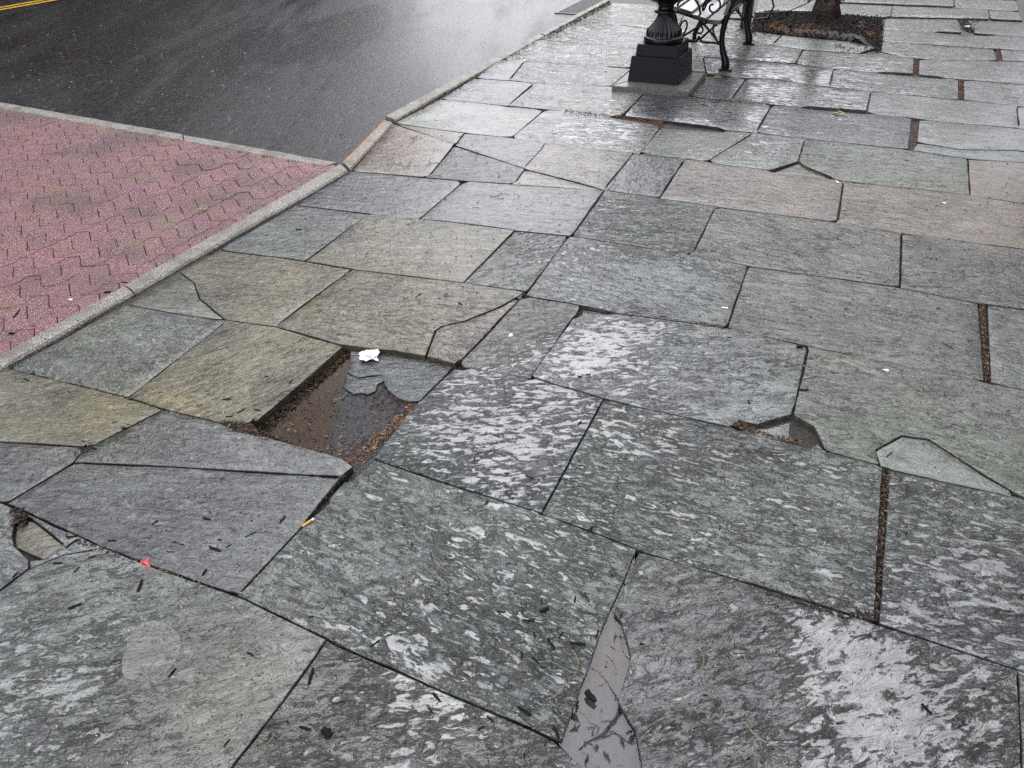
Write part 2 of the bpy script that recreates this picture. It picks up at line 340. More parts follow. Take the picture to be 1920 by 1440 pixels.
# polygon traced on the ground, colour, cleft, wetness, grain turn (deg), height (mm)
SL = [
 ([(0,1108),(53,1068),(120,1040),(190,1029),(270,1062),(445,1122),(608,1200),(520,1320),(430,1440),(300,1640),(-260,1560),(-230,1190)], G,.75,.30,35,0),
 ([(-200,880),(0,943),(30,962),(22,1005),(25,1024),(52,1050),(52,1065),(0,1104),(-230,1185)], Lt,.5,.36,10,-2),
 ([(36,970),(60,975),(116,1018),(80,1046),(28,1024),(25,1003)], O,.3,.0,40,-10),
 ([(38,957),(130,1000),(182,1026),(118,1038),(55,1064),(56,1050),(84,1048),(120,1018),(62,972)], Lt,.5,.38,10,-4),
 ([(17,944),(140,869),(300,877),(636,898),(560,992),(448,1114),(300,1062),(150,1002)], Dk,.45,.30,15,0),
 ([(145,864),(180,833),(305,769),(413,795),(480,815),(640,860),(662,876),(640,893),(530,886),(300,871)], Dk,.3,.25,0,2),
 ([(-5,695),(75,712),(240,749),(303,769),(178,831),(150,836),(0,827),(-200,820),(-190,800)], O,.45,.2,20,0),
 ([(0,829),(148,838),(133,866),(15,938),(0,940),(-200,878),(-220,824)], Dk,.4,.25,10,0),
 ([(24,686),(235,573),(330,590),(398,600),(420,603),(395,625),(240,741),(130,712)], G,.5,.22,-10,0),
 ([(425,604),(515,616),(642,650),(585,700),(482,788),(415,792),(312,766),(247,745),(330,677)], O,.7,.2,60,1),
 ([(243,570),(335,512),(362,530),(372,560),(405,588),(412,598),(330,586)], (.12,.125,.105),.2,.2,0,0),
 ([(338,510),(410,471),(520,480),(655,504),(600,545),(517,610),(428,598),(410,588),(375,560),(365,530)], O,.45,.2,5,1),
 ([(522,611),(662,507),(860,531),(985,548),(940,573),(870,601),(828,611),(815,620),(797,667),(745,658),(640,646)], O,.5,.2,10,3),
 ([(800,668),(819,621),(832,613),(871,604),(942,576),(983,551),(897,640),(853,681)], (.14,.13,.105),.5,.15,0,0),
 ([(575,490),(690,403),(840,415),(963,432),(868,529),(660,503)], O,.45,.18,10,2),
 ([(415,467),(555,386),(688,402),(570,489),(480,478)], G,.5,.25,25,0),
 ([(872,530),(966,435),(1061,443),(985,546)], G,.6,.3,50,0),
 ([(865,680),(977,559),(1085,573),(992,705)], (.12,.12,.115),.7,.28,35,0),
 ([(1070,445),(1398,498),(1356,613),(1150,585),(1088,572),(992,552)], G,.55,.3,0,2),
 ([(1002,703),(1078,600),(1090,592),(1150,590),(1230,599),(1365,617),(1513,652),(1484,777),(1440,788),(1420,794),(1385,787),(1366,799),(1130,745)], Lt,.55,.33,25,3),
 ([(1382,803),(1400,797),(1440,797),(1484,784),(1481,824),(1430,812)], G,.4,.2,0,-16),
 ([(1372,612),(1407,502),(1690,541),(1833,570),(1845,713),(1517,647)], (.115,.12,.108),.6,.24,5,0),
 ([(1852,573),(1920,585),(2100,617),(2150,762),(1920,729),(1858,716)], G,.6,.22,0,0),
 ([(1691,440),(1920,469),(2100,503),(2100,610),(1920,576),(1835,569),(1691,539)], (.105,.105,.095),.6,.22,10,0),
 ([(1342,392),(1565,421),(1689,438),(1685,536),(1410,498),(1302,475)], (.125,.128,.11),.6,.27,-5,1),
 ([(1137,358),(1240,374),(1337,390),(1298,473),(1077,442)], G,.75,.3,10,0),
 ([(1285,301),(1579,341),(1567,413),(1241,371)], T,.4,.25,5,3),
 ([(1585,341),(1815,366),(1920,383),(2100,403),(2100,497),(1920,465),(1692,435),(1574,416)], (.135,.125,.105),.45,.25,5,0),
 ([(1510,263),(1700,281),(1810,297),(1817,363),(1590,339),(1560,331),(1510,311),(1498,302)], Gn,.4,.28,10,0),
 ([(1820,300),(1920,305),(2100,320),(2100,400),(1920,381),(1822,365)], Br,.4,.2,0,0),
 ([(1412,251),(1508,262),(1496,302),(1450,317),(1340,306),(1332,300)], G,.4,.33,0,0),
 ([(1240,240),(1408,251),(1330,299),(1228,289),(1210,284)], Gn,.4,.3,20,0),
 ([(1192,288),(1280,300),(1235,367),(1137,355)], Dk,.4,.3,90,0),
 ([(1022,271),(1185,286),(1129,353),(986,316)], T,.35,.25,10,4),
 ([(984,320),(1122,354),(968,343)], T,.3,.2,10,-2),
 ([(850,275),(980,318),(965,341),(806,330)], Dk,.45,.28,30,0),
 ([(871,252),(1020,269),(1015,280),(981,312),(857,272)], Dk,.45,.28,30,0),
 ([(808,243),(868,250),(854,267),(745,233)], Br,.35,.2,0,0),
 ([(735,233),(850,274),(804,329),(662,319)], Br,.35,.2,0,1),
 ([(657,323),(863,343),(785,409),(557,384)], Dk,.3,.22,10,0),
 ([(868,344),(1040,353),(1127,359),(1068,442),(789,410)], (.082,.086,.088),.3,.28,10,0),
 ([(826,187),(950,200),(1016,208),(960,255),(870,248),(742,229)], Gn,.3,.25,10,0),
 ([(1022,209),(1090,213),(1238,236),(1196,286),(1025,268),(963,256)], Lt,.4,.33,10,0),
 ([(887,148),(960,153),(998,158),(950,197),(828,184)], Dk,.4,.25,0,0),
 ([(1002,158),(1147,163),(1205,172),(1165,216),(1050,205),(957,197)], (.17,.16,.145),.5,.28,10,3),
 ([(1213,175),(1443,198),(1415,247),(1172,217)], Bk,.15,.42,0,2),
 ([(1450,199),(1709,223),(1703,279),(1422,246)], Bk,.35,.36,0,1),
 ([(1724,226),(1920,244),(2100,262),(2100,300),(1900,280),(1800,278),(1720,265)], G,.4,.28,5,1),
 ([(1720,269),(1800,281),(1900,283),(2100,304),(2100,317),(1815,296),(1712,281)], (.13,.15,.15),.3,.3,5,-3),
 ([(1635,173),(1805,188),(1903,200),(1908,239),(1722,222),(1627,209)], G,.4,.3,5,0),
 ([(1910,202),(2100,216),(2100,258),(1914,240)], G,.4,.28,0,0),
 ([(1562,131),(1797,151),(1797,186),(1640,170),(1558,162)], G,.5,.3,5,0),
 ([(1807,152),(1920,160),(2100,174),(2100,212),(1920,199),(1808,187)], G,.5,.28,5,0),
 ([(1322,144),(1396,149),(1368,186),(1294,178)], Bk,.2,.33,0,0),
 ([(1402,149),(1452,150),(1495,157),(1555,164),(1631,172),(1624,207),(1450,193),(1374,186)], G,.5,.4,5,0),
 ([(1320,108),(1490,121),(1563,129),(1554,161),(1498,153),(1450,146),(1395,144),(1326,138)], G,.5,.4,5,0),
 ([(985,116),(1183,129),(1178,134),(1147,160),(1000,155),(957,150)], Gn,.6,.3,0,0),
 ([(925,120),(945,113),(981,115),(953,150),(893,145)], Dk,.4,.28,0,0),
 ([(945,110),(985,86),(1010,75),(1110,85),(1205,94),(1185,125),(985,112)], Gn,.6,.34,0,0),
 ([(1015,72),(1075,40),(1170,49),(1232,56),(1209,91),(1115,82)], Gn,.7,.34,0,0),
 ([(1080,37),(1141,5),(1290,12),(1266,57),(1170,47)], Gn,.7,.34,0,0),
 ([(1236,57),(1300,63),(1400,75),(1447,86),(1503,93),(1491,118),(1319,105),(1212,93)], G,.5,.38,0,0),
 ([(1207,96),(1318,107),(1322,135),(1190,126)], G,.5,.34,0,-4),
 ([(1293,13),(1400,15),(1420,24),(1403,58),(1465,66),(1446,84),(1400,73),(1300,61),(1268,57)], G,.5,.36,0,0),
 ([(1467,67),(1540,74),(1600,79),(1632,85),(1640,90),(1610,99),(1510,92),(1450,84)], Gn,.3,.3,0,1),
 ([(1508,94),(1610,101),(1652,99),(1688,107),(1713,110),(1712,137),(1562,128),(1495,118)], G,.5,.33,0,0),
 ([(1655,79),(1863,93),(1869,112),(1725,110),(1690,106),(1652,97)], G,.5,.32,0,1),
 ([(1724,113),(1868,115),(1920,116),(2100,128),(2100,171),(1920,157),(1723,139)], G,.5,.3,0,0),
 ([(1876,93),(2100,107),(2100,125),(1920,114),(1880,113)], Dk,.4,.3,0,0),
 ([(1657,57),(2060,78),(2060,101),(1864,91),(1655,77)], G,.4,.36,0,0),
 ([(1661,35),(1795,37),(1803,60),(1657,55)], G,.4,.38,0,0),
 ([(1815,38),(1900,41),(2040,49),(2060,75),(1828,62)], Dk,.4,.25,0,0),
 ([(1676,11),(1849,18),(1853,35),(1672,31)], G,.5,.36,0,1),
 ([(1562,6),(1673,11),(1669,30),(1655,32),(1568,27)], G,.5,.34,0,0),
 ([(1858,20),(1910,23),(1917,38),(1860,35)], G,.4,.3,0,0),
 ([(1424,-8),(1533,0),(1525,21),(1442,20),(1416,24)], G,.3,.4,0,0),
 ([(1610,-12),(1785,-6),(1785,11),(1560,3)], G,.5,.36,0,0),
 ([(1792,-4),(1904,1),(1910,20),(1793,14)], G,.5,.33,0,0),
 ([(1447,322),(1500,301),(1562,334)], O,.3,.1,0,-13),
 ([(1092,577),(1152,585),(1146,591),(1092,591)], Dk,.3,.1,0,-12),
 # foreground
 ([(702,863),(850,913),(1003,962),(1193,1030),(1130,1175),(1053,1387),(612,1195),(452,1115),(562,995)], (.12,.13,.122),1.0,.405,0,1),
 ([(852,692),(992,713),(1128,749),(1013,958),(850,909),(702,859),(777,762)], (.11,.115,.118),1.0,.44,25,0),
 ([(1133,751),(1370,804),(1553,851),(1654,878),(1645,1010),(1638,1162),(1598,1150),(1420,1093),(1198,1028),(1022,960)], (.12,.128,.12),.95,.385,5,0),
 ([(1669,883),(1850,922),(2120,982),(2150,1332),(1920,1254),(1649,1168)], (.105,.112,.11),1.0,.405,12,0),
 ([(1519,653),(1840,717),(2120,782),(2120,985),(1927,936),(1852,893),(1742,823),(1690,816),(1640,843),(1648,870),(1547,843),(1527,800),(1489,777)], (.12,.13,.11),.6,.26,8,2),
 ([(1643,846),(1691,819),(1740,826),(1850,897),(1918,936),(1800,909),(1652,873)], Lt,.3,.26,0,-1),
 ([(1199,1036),(1430,1104),(1650,1173),(1904,1257),(1914,1450),(1930,1720),(1215,1720),(1203,1500),(1203,1440),(1192,1370),(1160,1315),(1183,1230),(1166,1165),(1152,1150),(1155,1135)], (.118,.122,.118),.9,.37,40,0),
 ([(1913,1262),(2150,1342),(2170,1720),(1938,1720),(1922,1450)], G,.8,.35,0,0),
 ([(613,1205),(800,1289),(1040,1393),(1092,1440),(1120,1560),(1130,1720),(260,1720),(434,1445),(533,1322)], (.12,.126,.118),.95,.37,30,0),
]
# wetter and drier areas, ground position + radius (m) + change of water level
WET = [(1585,1235,.10,.07),(1650,1370,.12,.08),(1540,1180,.07,.06),(1100,660,.25,.12),(1180,620,.2,.1),(1150,400,.3,.12),(1060,330,.2,.05),(1280,320,.3,.05),(1650,400,.25,.09),(1130,250,.4,.12),(1300,480,.25,.06),(1450,280,.3,.1),(1600,150,.5,.08),(820,820,.2,.05),(1500,600,.3,-.05),(1850,450,.4,-.06),(1060,480,.2,.08),(930,660,.2,.06),(1220,800,.2,.05),(1850,1120,.3,.07),
 (1080,900,.3,.03),(900,800,.35,.05),(1640,1320,.22,.12),(1560,1200,.12,.08),(1800,1380,.2,.05),(1620,1430,.18,.08),(1350,1250,.25,-.07),(60,1330,.25,.17),(0,1200,.2,.09),(230,1400,.2,.05),
       (400,1250,.3,-.1),(520,900,.3,-.04),(700,1000,.3,-.05),(860,1180,.2,.07),(870,1020,.12,.06),(760,1270,.08,.14),(850,1330,.06,.16),(1120,650,.3,.08),(1800,950,.25,-.03),
       (1450,130,.6,.05),(1200,260,.5,.06),(1750,60,1,.05),(1050,480,.3,.05),(1450,260,.3,.04),(1640,1230,.1,.08)]
TINT = [(1240,530,.2,(.95,1.,1.12)),(640,560,.35,(1.08,1.,.8)),(800,600,.25,(1.12,1.,.85)),(1860,560,.5,(.8,.78,.72)),(1850,400,.5,(1,.85,.7)),(750,870,.25,(.95,1.04,.9)),(420,1300,.25,(1,.93,.82)),(1700,880,.3,(.95,1.02,.85)),
        (250,760,.3,(1.1,1.04,.72)),(1600,620,.3,(.85,.86,.75)),(170,600,.2,(1.1,1.08,.8)),(1110,22,.5,(.62,.78,.3)),(1225,35,.4,(.6,.8,.25)),(1180,115,.3,(.6,.75,.3)),(640,380,.3,(.8,.8,.85)),(1420,215,.6,(.6,.62,.68)),(1870,60,1.,(.6,.55,.55)),(760,270,.3,(1,.85,.65)),(1550,100,.3,(.8,.8,.75)),(1850,80,.8,(.75,.68,.68)),(1060,1000,.3,(1.0,1.08,1.02)),(280,1225,.1,(1.12,1.15,1.05))]
WETG = [(un(a, b), r, d) for a, b, r, d in WET]; TNG = [(un(a, b), r, c) for a, b, r, c in TINT]
def inside(p, poly):
    c = False; n = len(poly); j = n - 1
    for i in range(n):
        a, b = poly[i], poly[j]
        if (a[1] > p[1]) != (b[1] > p[1]) and p[0] < (b[0] - a[0]) * (p[1] - a[1]) / (b[1] - a[1]) + a[0]: c = not c
        j = i
    return c
def dseg(p, a, b):
    dx, dy = b[0] - a[0], b[1] - a[1]; l = dx * dx + dy * dy
    t = 0 if l == 0 else max(0, min(1, ((p[0] - a[0]) * dx + (p[1] - a[1]) * dy) / l))
    return hypot(p[0] - a[0] - t * dx, p[1] - a[1] - t * dy)
SEG = None
def collect_segments():
    global SEG
    A_, B_, I_ = [], [], []
    for k, q in enumerate(polys_w):
        for i in range(len(q)): A_.append(q[i - 1]); B_.append(q[i]); I_.append(k)
    SEG = (np.array(A_), np.array(B_), np.array(I_))
def hit(p, n, me, back=.02, reach=.085):
    A_, B_, I_ = SEG; o = np.array(p) - np.array(n) * back; d = np.array(n); e = B_ - A_
    den = d[0] * e[:, 1] - d[1] * e[:, 0]; w = A_ - o
    with np.errstate(all='ignore'):
        t = (w[:, 0] * e[:, 1] - w[:, 1] * e[:, 0]) / den; u = (w[:, 0] * d[1] - w[:, 1] * d[0]) / den
    ok = (I_ != me) & (np.abs(den) > 1e-9) & (u >= -.02) & (u <= 1.02) & (t > 0) & (t < back + reach) & (np.abs(den) > .35 * np.hypot(e[:, 0], e[:, 1]))
    return float(t[ok].min()) - back if ok.any() else None
WIDE = [[(1822,560),(1862,560),(1868,728),(1834,728)], [(1646,872),(1676,872),(1668,1176),(1630,1172),(1636,1010)], [(1698,218),(1730,218),(1724,292),(1696,292)], [(1707,104),(1730,104),(1730,145),(1706,145)], [(1792,148),(1812,148),(1812,192),(1792,192)], [(1862,86),(1882,86),(1884,120),(1862,120)],
        [(1785,30),(1840,30),(1840,70),(1795,66)], [(1350,768),(1540,764),(1560,850),(1380,815)], [(1440,296),(1535,296),(1550,335),(1440,325)], [(20,945),(125,975),(125,1055),(20,1070)], [(1140,1130),(1210,1130),(1230,1800),(1040,1800),(1040,1385),(1100,1240)], [(1083,570),(1155,578),(1155,598),(1083,600)],
        [(640,640),(860,672),(870,695),(780,780),(712,858),(660,905),(646,860),(470,812),(470,790)], [(1140,125),(1330,130),(1296,185),(1140,170)], [(1400,10),(1665,10),(1665,105),(1400,75)], [(620,866),(664,875),(650,905),(565,1005),(440,1125),(436,1100)]]
WIDEG = None
def flagstone(poly, col, cleft, wet, turn, hz, idx, gap=None):
    d0 = hypot(sum(p.x for p in poly) / len(poly), sum(p.y for p in poly) / len(poly))
    gap = -.0018 if d0 < 2.2 else (-.0045 if d0 < 3.2 else (-.008 if d0 < 5 else -.012))
    wet = max(wet, .29) if cleft >= .5 and idx < 400 else wet; wet += (.075 if cleft > .45 else .015) + .10 * sm((d0 - 3.2) / 3); mg = sum(col) / 3; col = tuple((mg + (k - mg) * 1.25) * .70 for k in col)
    if d0 > 4.6: cleft *= .55
    if cleft > .6 and d0 < 3: col = tuple(k * 1.22 for k in col)
    cx = sum(p.x for p in poly) / len(poly); cy = sum(p.y for p in poly) / len(poly); dist = hypot(cx, cy)
    ang = radians(-27.4 + turn); ca, sa = cos(ang), sin(ang)
    loc = [((p.x - cx) * ca + (p.y - cy) * sa, -(p.x - cx) * sa + (p.y - cy) * ca) for p in poly]
    area = sum(loc[i][0] * loc[(i + 1) % len(loc)][1] - loc[(i + 1) % len(loc)][0] * loc[i][1] for i in range(len(loc))) / 2
    if area < 0: loc.reverse()
    step = .018 if dist < 2.6 else (.03 if dist < 5 else .06)
    # densify and roughen the outline
    global WIDEG
    if WIDEG is None: WIDEG = [[(un(*q).x, un(*q).y) for q in w_] for w_ in WIDE]
    dn = []
    n = len(loc)
    for i in range(n):
        a, b = loc[i], loc[(i + 1) % n]; l = hypot(b[0] - a[0], b[1] - a[1]); k = max(1, int(l / step))
        for q in range(k): t = q / k; dn.append((a[0] + (b[0] - a[0]) * t, a[1] + (b[1] - a[1]) * t))
    if idx < len(polys_w) and SEG is not None:
        wj = .0065 if dist < 3 else (.007 if dist < 5 else .010); nd = []
        for i in range(len(dn)):
            a, p, b = dn[i - 1], dn[i], dn[(i + 1) % len(dn)]
            tx_, ty_ = b[0] - a[0], b[1] - a[1]; l_ = hypot(tx_, ty_) or 1; nx_, ny_ = ty_ / l_, -tx_ / l_       # outward (loop runs anticlockwise)
            wx, wy = cx + p[0] * ca - p[1] * sa, cy + p[0] * sa + p[1] * ca
            if any(inside((wx, wy), w_) for w_ in WIDEG): nd.append(p); continue
            h_ = hit((wx, wy), (nx_ * ca - ny_ * sa, nx_ * sa + ny_ * ca), idx)
            if h_ is None: nd.append(p); continue
            w_ = wj * (1 + .9 * mn.noise(Vector((wx * 3, wy * 3, 5)))); mv = max(-.014, min(.04, (h_ - w_) / 2))
            nd.append((p[0] + nx_ * mv, p[1] + ny_ * mv))
        dn = nd; gap = 0.
    def inset(pl, d, rough=0., sd=0.):
        o = []; m = len(pl)
        for i in range(m):
            a, p, b = pl[i - 1], pl[i], pl[(i + 1) % m]
            e1 = Vector((p[0] - a[0], p[1] - a[1])); e2 = Vector((b[0] - p[0], b[1] - p[1]))
            if e1.length < 1e-6 or e2.length < 1e-6: o.append(p); continue
            e1.normalize(); e2.normalize(); n1 = Vector((-e1.y, e1.x)); n2 = Vector((-e2.y, e2.x)); nn = n1 + n2
            if nn.length < .3: nn = n1
            nn.normalize(); k = 1 / max(.5, nn.dot(n1))
            w = 0
            if rough:
                w = (mn.noise(Vector((p[0] * 9, p[1] * 9, sd))) * .9 + mn.noise(Vector((p[0] * 40, p[1] * 40, sd))) * .5) * rough
            o.append((p[0] + nn.x * (d * k + w), p[1] + nn.y * (d * k + w)))
        return o
    outer = inset(dn, gap, .0026, idx * 3.1)
    inner = inset(outer, .0025 if dist < 3 else .005)
    gs = .032 if dist < 2.6 else (.06 if dist < 5 else .12)
    xs = [p[0] for p in loc]; ys = [p[1] for p in loc]; pts = []
    y = min(ys)
    while y < max(ys):
        x = min(xs)
        while x < max(xs):
            p = (x + R.uniform(-.3, .3) * gs, y + R.uniform(-.3, .3) * gs)
            if inside(p, inner) and min(dseg(p, inner[i - 1], inner[i]) for i in range(0, len(inner))) > gs * .45: pts.append(p)
            x += gs
        y += gs
    allp = [Vector(p) for p in inner] + [Vector(p) for p in pts]; m = len(inner)
    ov, oe, of, _, _, _ = delaunay_2d_cdt(allp, [(i, (i + 1) % m) for i in range(m)], [], 1, 1e-6)
    if len(ov) != len(allp):
        pass
    tx, ty = R.uniform(-.004, .004), R.uniform(-.004, .004)
    if dist > 5: tx *= .6; ty *= .6
    def zt(x, y):
        return hz * (.001 if hz < -5 else .0005) + tx * x + ty * y + mn.noise(Vector((x * 2.2 + idx * 5, y * 2.2, idx))) * .003
    vs = [(p.x, p.y, zt(p.x, p.y)) for p in ov]
    # boundary loop of the triangulation = edges used once
    cnt = {}
    for f in of:
        for i in range(len(f)):
            e = (f[i], f[(i + 1) % len(f)]); cnt[tuple(sorted(e))] = cnt.get(tuple(sorted(e)), 0) + 1
    fs = [tuple(f) for f in of]
    nv = len(vs)
    # outer rim + sides: nearest mapping when the CDT kept the ring
    if len(ov) >= m:
        for p in outer: vs.append((p[0], p[1], zt(*p) - .0012))
        for p in outer: vs.append((p[0], p[1], -.066))
        for i in range(m):
            j = (i + 1) % m
            fs.append((i, nv + i, nv + j, j)); fs.append((nv + i, nv + m + i, nv + m + j, nv + j))
    o = mesh_obj('flagstone', vs, fs, M['flag'], pav, smooth=True)
    me = o.data
    bm = bmesh.new(); bm.from_mesh(me); bmesh.ops.recalc_face_normals(bm, faces=bm.faces[:]); bm.to_mesh(me); bm.free()
    flip = sum(p.normal.z * p.area for p in me.polygons)
    if flip < 0: me.flip_normals()
    o.location = (cx, cy, 0); o.rotation_euler = (0, 0, ang)
    wat, ta, cl = [], [], []
    for v in me.vertices:
        wx = cx + v.co.x * ca - v.co.y * sa; wy = cy + v.co.x * sa + v.co.y * ca
        w = wet
        for p, r, d in WETG:
            q = ((wx - p.x) ** 2 + (wy - p.y) ** 2) / (r * r)
            if q < 6: w += d * math.exp(-q)
        c = list(col)
        for p, r, k in TNG:
            q = ((wx - p.x) ** 2 + (wy - p.y) ** 2) / (r * r)
            if q < 6:
                e = math.exp(-q); c = [c[i] * (1 + (k[i] - 1) * e) for i in range(3)]
        wat.append(w); ta += [c[0], c[1], c[2], 1]; cl.append(cleft)
    me.polygons.foreach_set('use_smooth', [abs(p.normal.z) > .9 for p in me.polygons])
    a = me.attributes.new('wet', 'FLOAT', 'POINT'); a.data.foreach_set('value', wat)
    a = me.attributes.new('side', 'FLOAT', 'POINT'); a.data.foreach_set('value', [1. if k >= len(me.vertices) - m else (.35 if k >= len(me.vertices) - 2 * m else 0.) for k in range(len(me.vertices))])
    a = me.attributes.new('cleft', 'FLOAT', 'POINT'); a.data.foreach_set('value', cl)
    a = me.attributes.new('tint', 'FLOAT_COLOR', 'POINT'); a.data.foreach_set('color', ta)
    return o
polys_w = []
for rec in SL: polys_w.append([(un(*p).x, un(*p).y) for p in rec[0]])
collect_segments()
for i, (pp, col, cl, w, tn, hz) in enumerate(SL):
    P = [un(*p) for p in pp]
    flagstone(P, col, cl, w, tn, hz, i)
def patch(px_poly, col, cleft, wet, h=.0016):
    P = [un(*p) for p in px_poly]; sm_ = []
    for _ in range(2):
        sm_ = []
        for i in range(len(P)): a, b = P[i], P[(i + 1) % len(P)]; sm_ += [a.lerp(b, .25), a.lerp(b, .75)]
        P = sm_
    c = sum(P, Vector()) / len(P); n = len(P); vs = []
    for i, p in enumerate(P): q = p + (p - c).normalized() * (mn.noise(p * 12) * .012 + mn.noise(p * 45) * .005); vs.append((q.x - c.x, q.y - c.y, .006))
    for i in range(n): vs.append((vs[i][0] * .985, vs[i][1] * .985, .006 + h))
    # drape on the stone below
    base = min(HT.get(k, 0) for k in range(1)) if False else 0
    fs = [tuple(range(n, 2 * n))] + [(i, (i + 1) % n, n + (i + 1) % n, n + i) for i in range(n)]
    o = mesh_obj('stone_flake', vs, fs, M['flag'], pav); o.location = (c.x, c.y, 0)
    me = o.data; bm = bmesh.new(); bm.from_mesh(me); bmesh.ops.recalc_face_normals(bm, faces=bm.faces[:]); bm.to_mesh(me); bm.free()
    for nm, v in (('wet', wet), ('cleft', cleft), ('side', 0.)): at = me.attributes.new(nm, 'FLOAT', 'POINT'); at.data.foreach_set('value', [v] * len(vs))
    at = me.attributes.new('tint', 'FLOAT_COLOR', 'POINT'); at.data.foreach_set('color', list(col) + [1] if False else [x for _ in vs for x in (col[0], col[1], col[2], 1)])
    return o
bpy.context.view_layer.update()
def seat(o):      # lower a flake so that it sits on the highest point of the stone under it
    best = -1
    for fl_ in pav.children:
        if not fl_.name.startswith('flagstone'): continue
        if (Vector((fl_.location.x, fl_.location.y, 0)) - Vector((o.location.x, o.location.y, 0))).length > 1.2: continue
        inv = fl_.matrix_world.inverted(); zz = []
        for v in o.data.vertices:
            q = inv @ Vector((o.location.x + v.co.x, o.location.y + v.co.y, .2)); ok, loc_, nn, fi = fl_.ray_cast(q, Vector((0, 0, -1)))
            if ok and loc_.z > -.02: zz.append((v, loc_.z))
        for v, z in zz: v.co.z = z + (.0002 if v.index < len(o.data.vertices) // 2 else .0016)
seat(patch([(232,1225),(236,1190),(270,1165),(310,1164),(338,1190),(338,1235),(318,1262),(285,1278),(245,1280),(226,1262)], (.092, .096, .088), .6, .26))
seat(patch([(36,1370),(60,1355),(92,1366),(84,1382),(66,1394),(46,1384)], (.03, .03, .033), .5, .2))
# rows going on outside the frame, up the street and behind the viewer
def occupied(x, y): return any(inside((x, y), q) for q in polys_w)
PIT = [un(*p) for p in [(1412,56),(1416,26),(1442,21),(1567,28),(1655,33),(1652,95),(1640,91),(1632,84),(1540,72),(1467,66)]]
a = -5.0; k = 200
while a < 22:
    b = .25 + R.uniform(-.2, .3)
    while b < 4.25:
        l = R.uniform(.7, 1.2); e = min(b + l, 4.32)
        if e - b > .3:
            qs = [L2W(a, b), L2W(a, e), L2W(a + .6, e), L2W(a + .6, b)]
            ok = True
            for iu in range(7):
                for iv in range(4):
                    p = L2W(a + .6 * (iv + .5) / 4, b + (e - b) * (iu + .5) / 7)
                    if occupied(p.x, p.y): ok = False
                    t = fw.y * p.y - fw.z * (CH)          # depth
                    if t > .1:
                        v = Vector((p.x, p.y, -CH)); px = 960 + FPX * v.dot(rt) / v.dot(fw); py = 720 - FPX * v.dot(up) / v.dot(fw)
                        if -5 < px < 1925 and -2 < py < 1445: ok = False
                    if (un(-330, 872) - un(0, 690)).cross(p - un(0, 690)).z < .02 and a < 0: ok = False
            if ok: flagstone(qs, R.choice([G, Gn, T, Dk, Lt]), .5, .3, 0, R.uniform(-1, 2), k); k += 1
        b = e
    a += .6

FLAGS = [o for o in pav.children if o.name.startswith('flagstone')]
BB = []
for o in FLAGS:
    xs = [(o.matrix_basis @ v.co) for v in o.data.vertices]; BB.append((min(v.x for v in xs), max(v.x for v in xs), min(v.y for v in xs), max(v.y for v in xs), o.matrix_basis.inverted()))
def gz(x, y, default=.001):
    best = None
    for o, b in zip(FLAGS, BB):
        if b[0] <= x <= b[1] and b[2] <= y <= b[3]:
            q = b[4] @ Vector((x, y, .2)); ok, l_, n_, f_ = o.ray_cast(q, Vector((0, 0, -1)))
            if ok and (best is None or l_.z > best): best = l_.z
    return default if best is None or best < -.045 else best
# dirt and sand standing in the joints
OPEN = [[(455,815),(650,632),(885,684),(786,768),(712,866),(655,915)], [(1190,1040),(1215,1300),(1240,1800),(1040,1800),(1040,1392),(1110,1170)]]
OPG = [[(un(*q).x, un(*q).y) for q in w_] for w_ in OPEN]
vs, fs, ix = [], [], {}
def jv(i, j):
    if (i, j) not in ix: p = L2W(i * .06, j * .06); ix[(i, j)] = len(vs); vs.append((p.x, p.y, -.019 + mn.noise(Vector((p.x * 9, p.y * 9, 0))) * .004))
    return ix[(i, j)]
for i in range(-95, 150):
    for j in range(0, 73):
        c = L2W((i + .5) * .06, (j + .5) * .06)
        if i < 0 and ((un(-330, 872) - un(0, 690)).cross(c - un(0, 690)).z < .0 or (un(0, 690) - un(655, 318)).cross(c - un(655, 318)).z < .05): continue
        if i < 0 and j == 0: continue
        if any(inside((c.x, c.y), w_) or min(dseg(c, w_[k - 1], w_[k]) for k in range(len(w_))) < .045 for w_ in OPG): continue
        fs.append((jv(i, j), jv(i + 1, j), jv(i + 1, j + 1), jv(i, j + 1)))
js = mesh_obj('joint_sand', vs, [tuple(reversed(f)) for f in fs], M['dirt'], None, True); js['kind'] = 'structure'
if js.data.polygons[0].normal.z < 0: js.data.flip_normals()
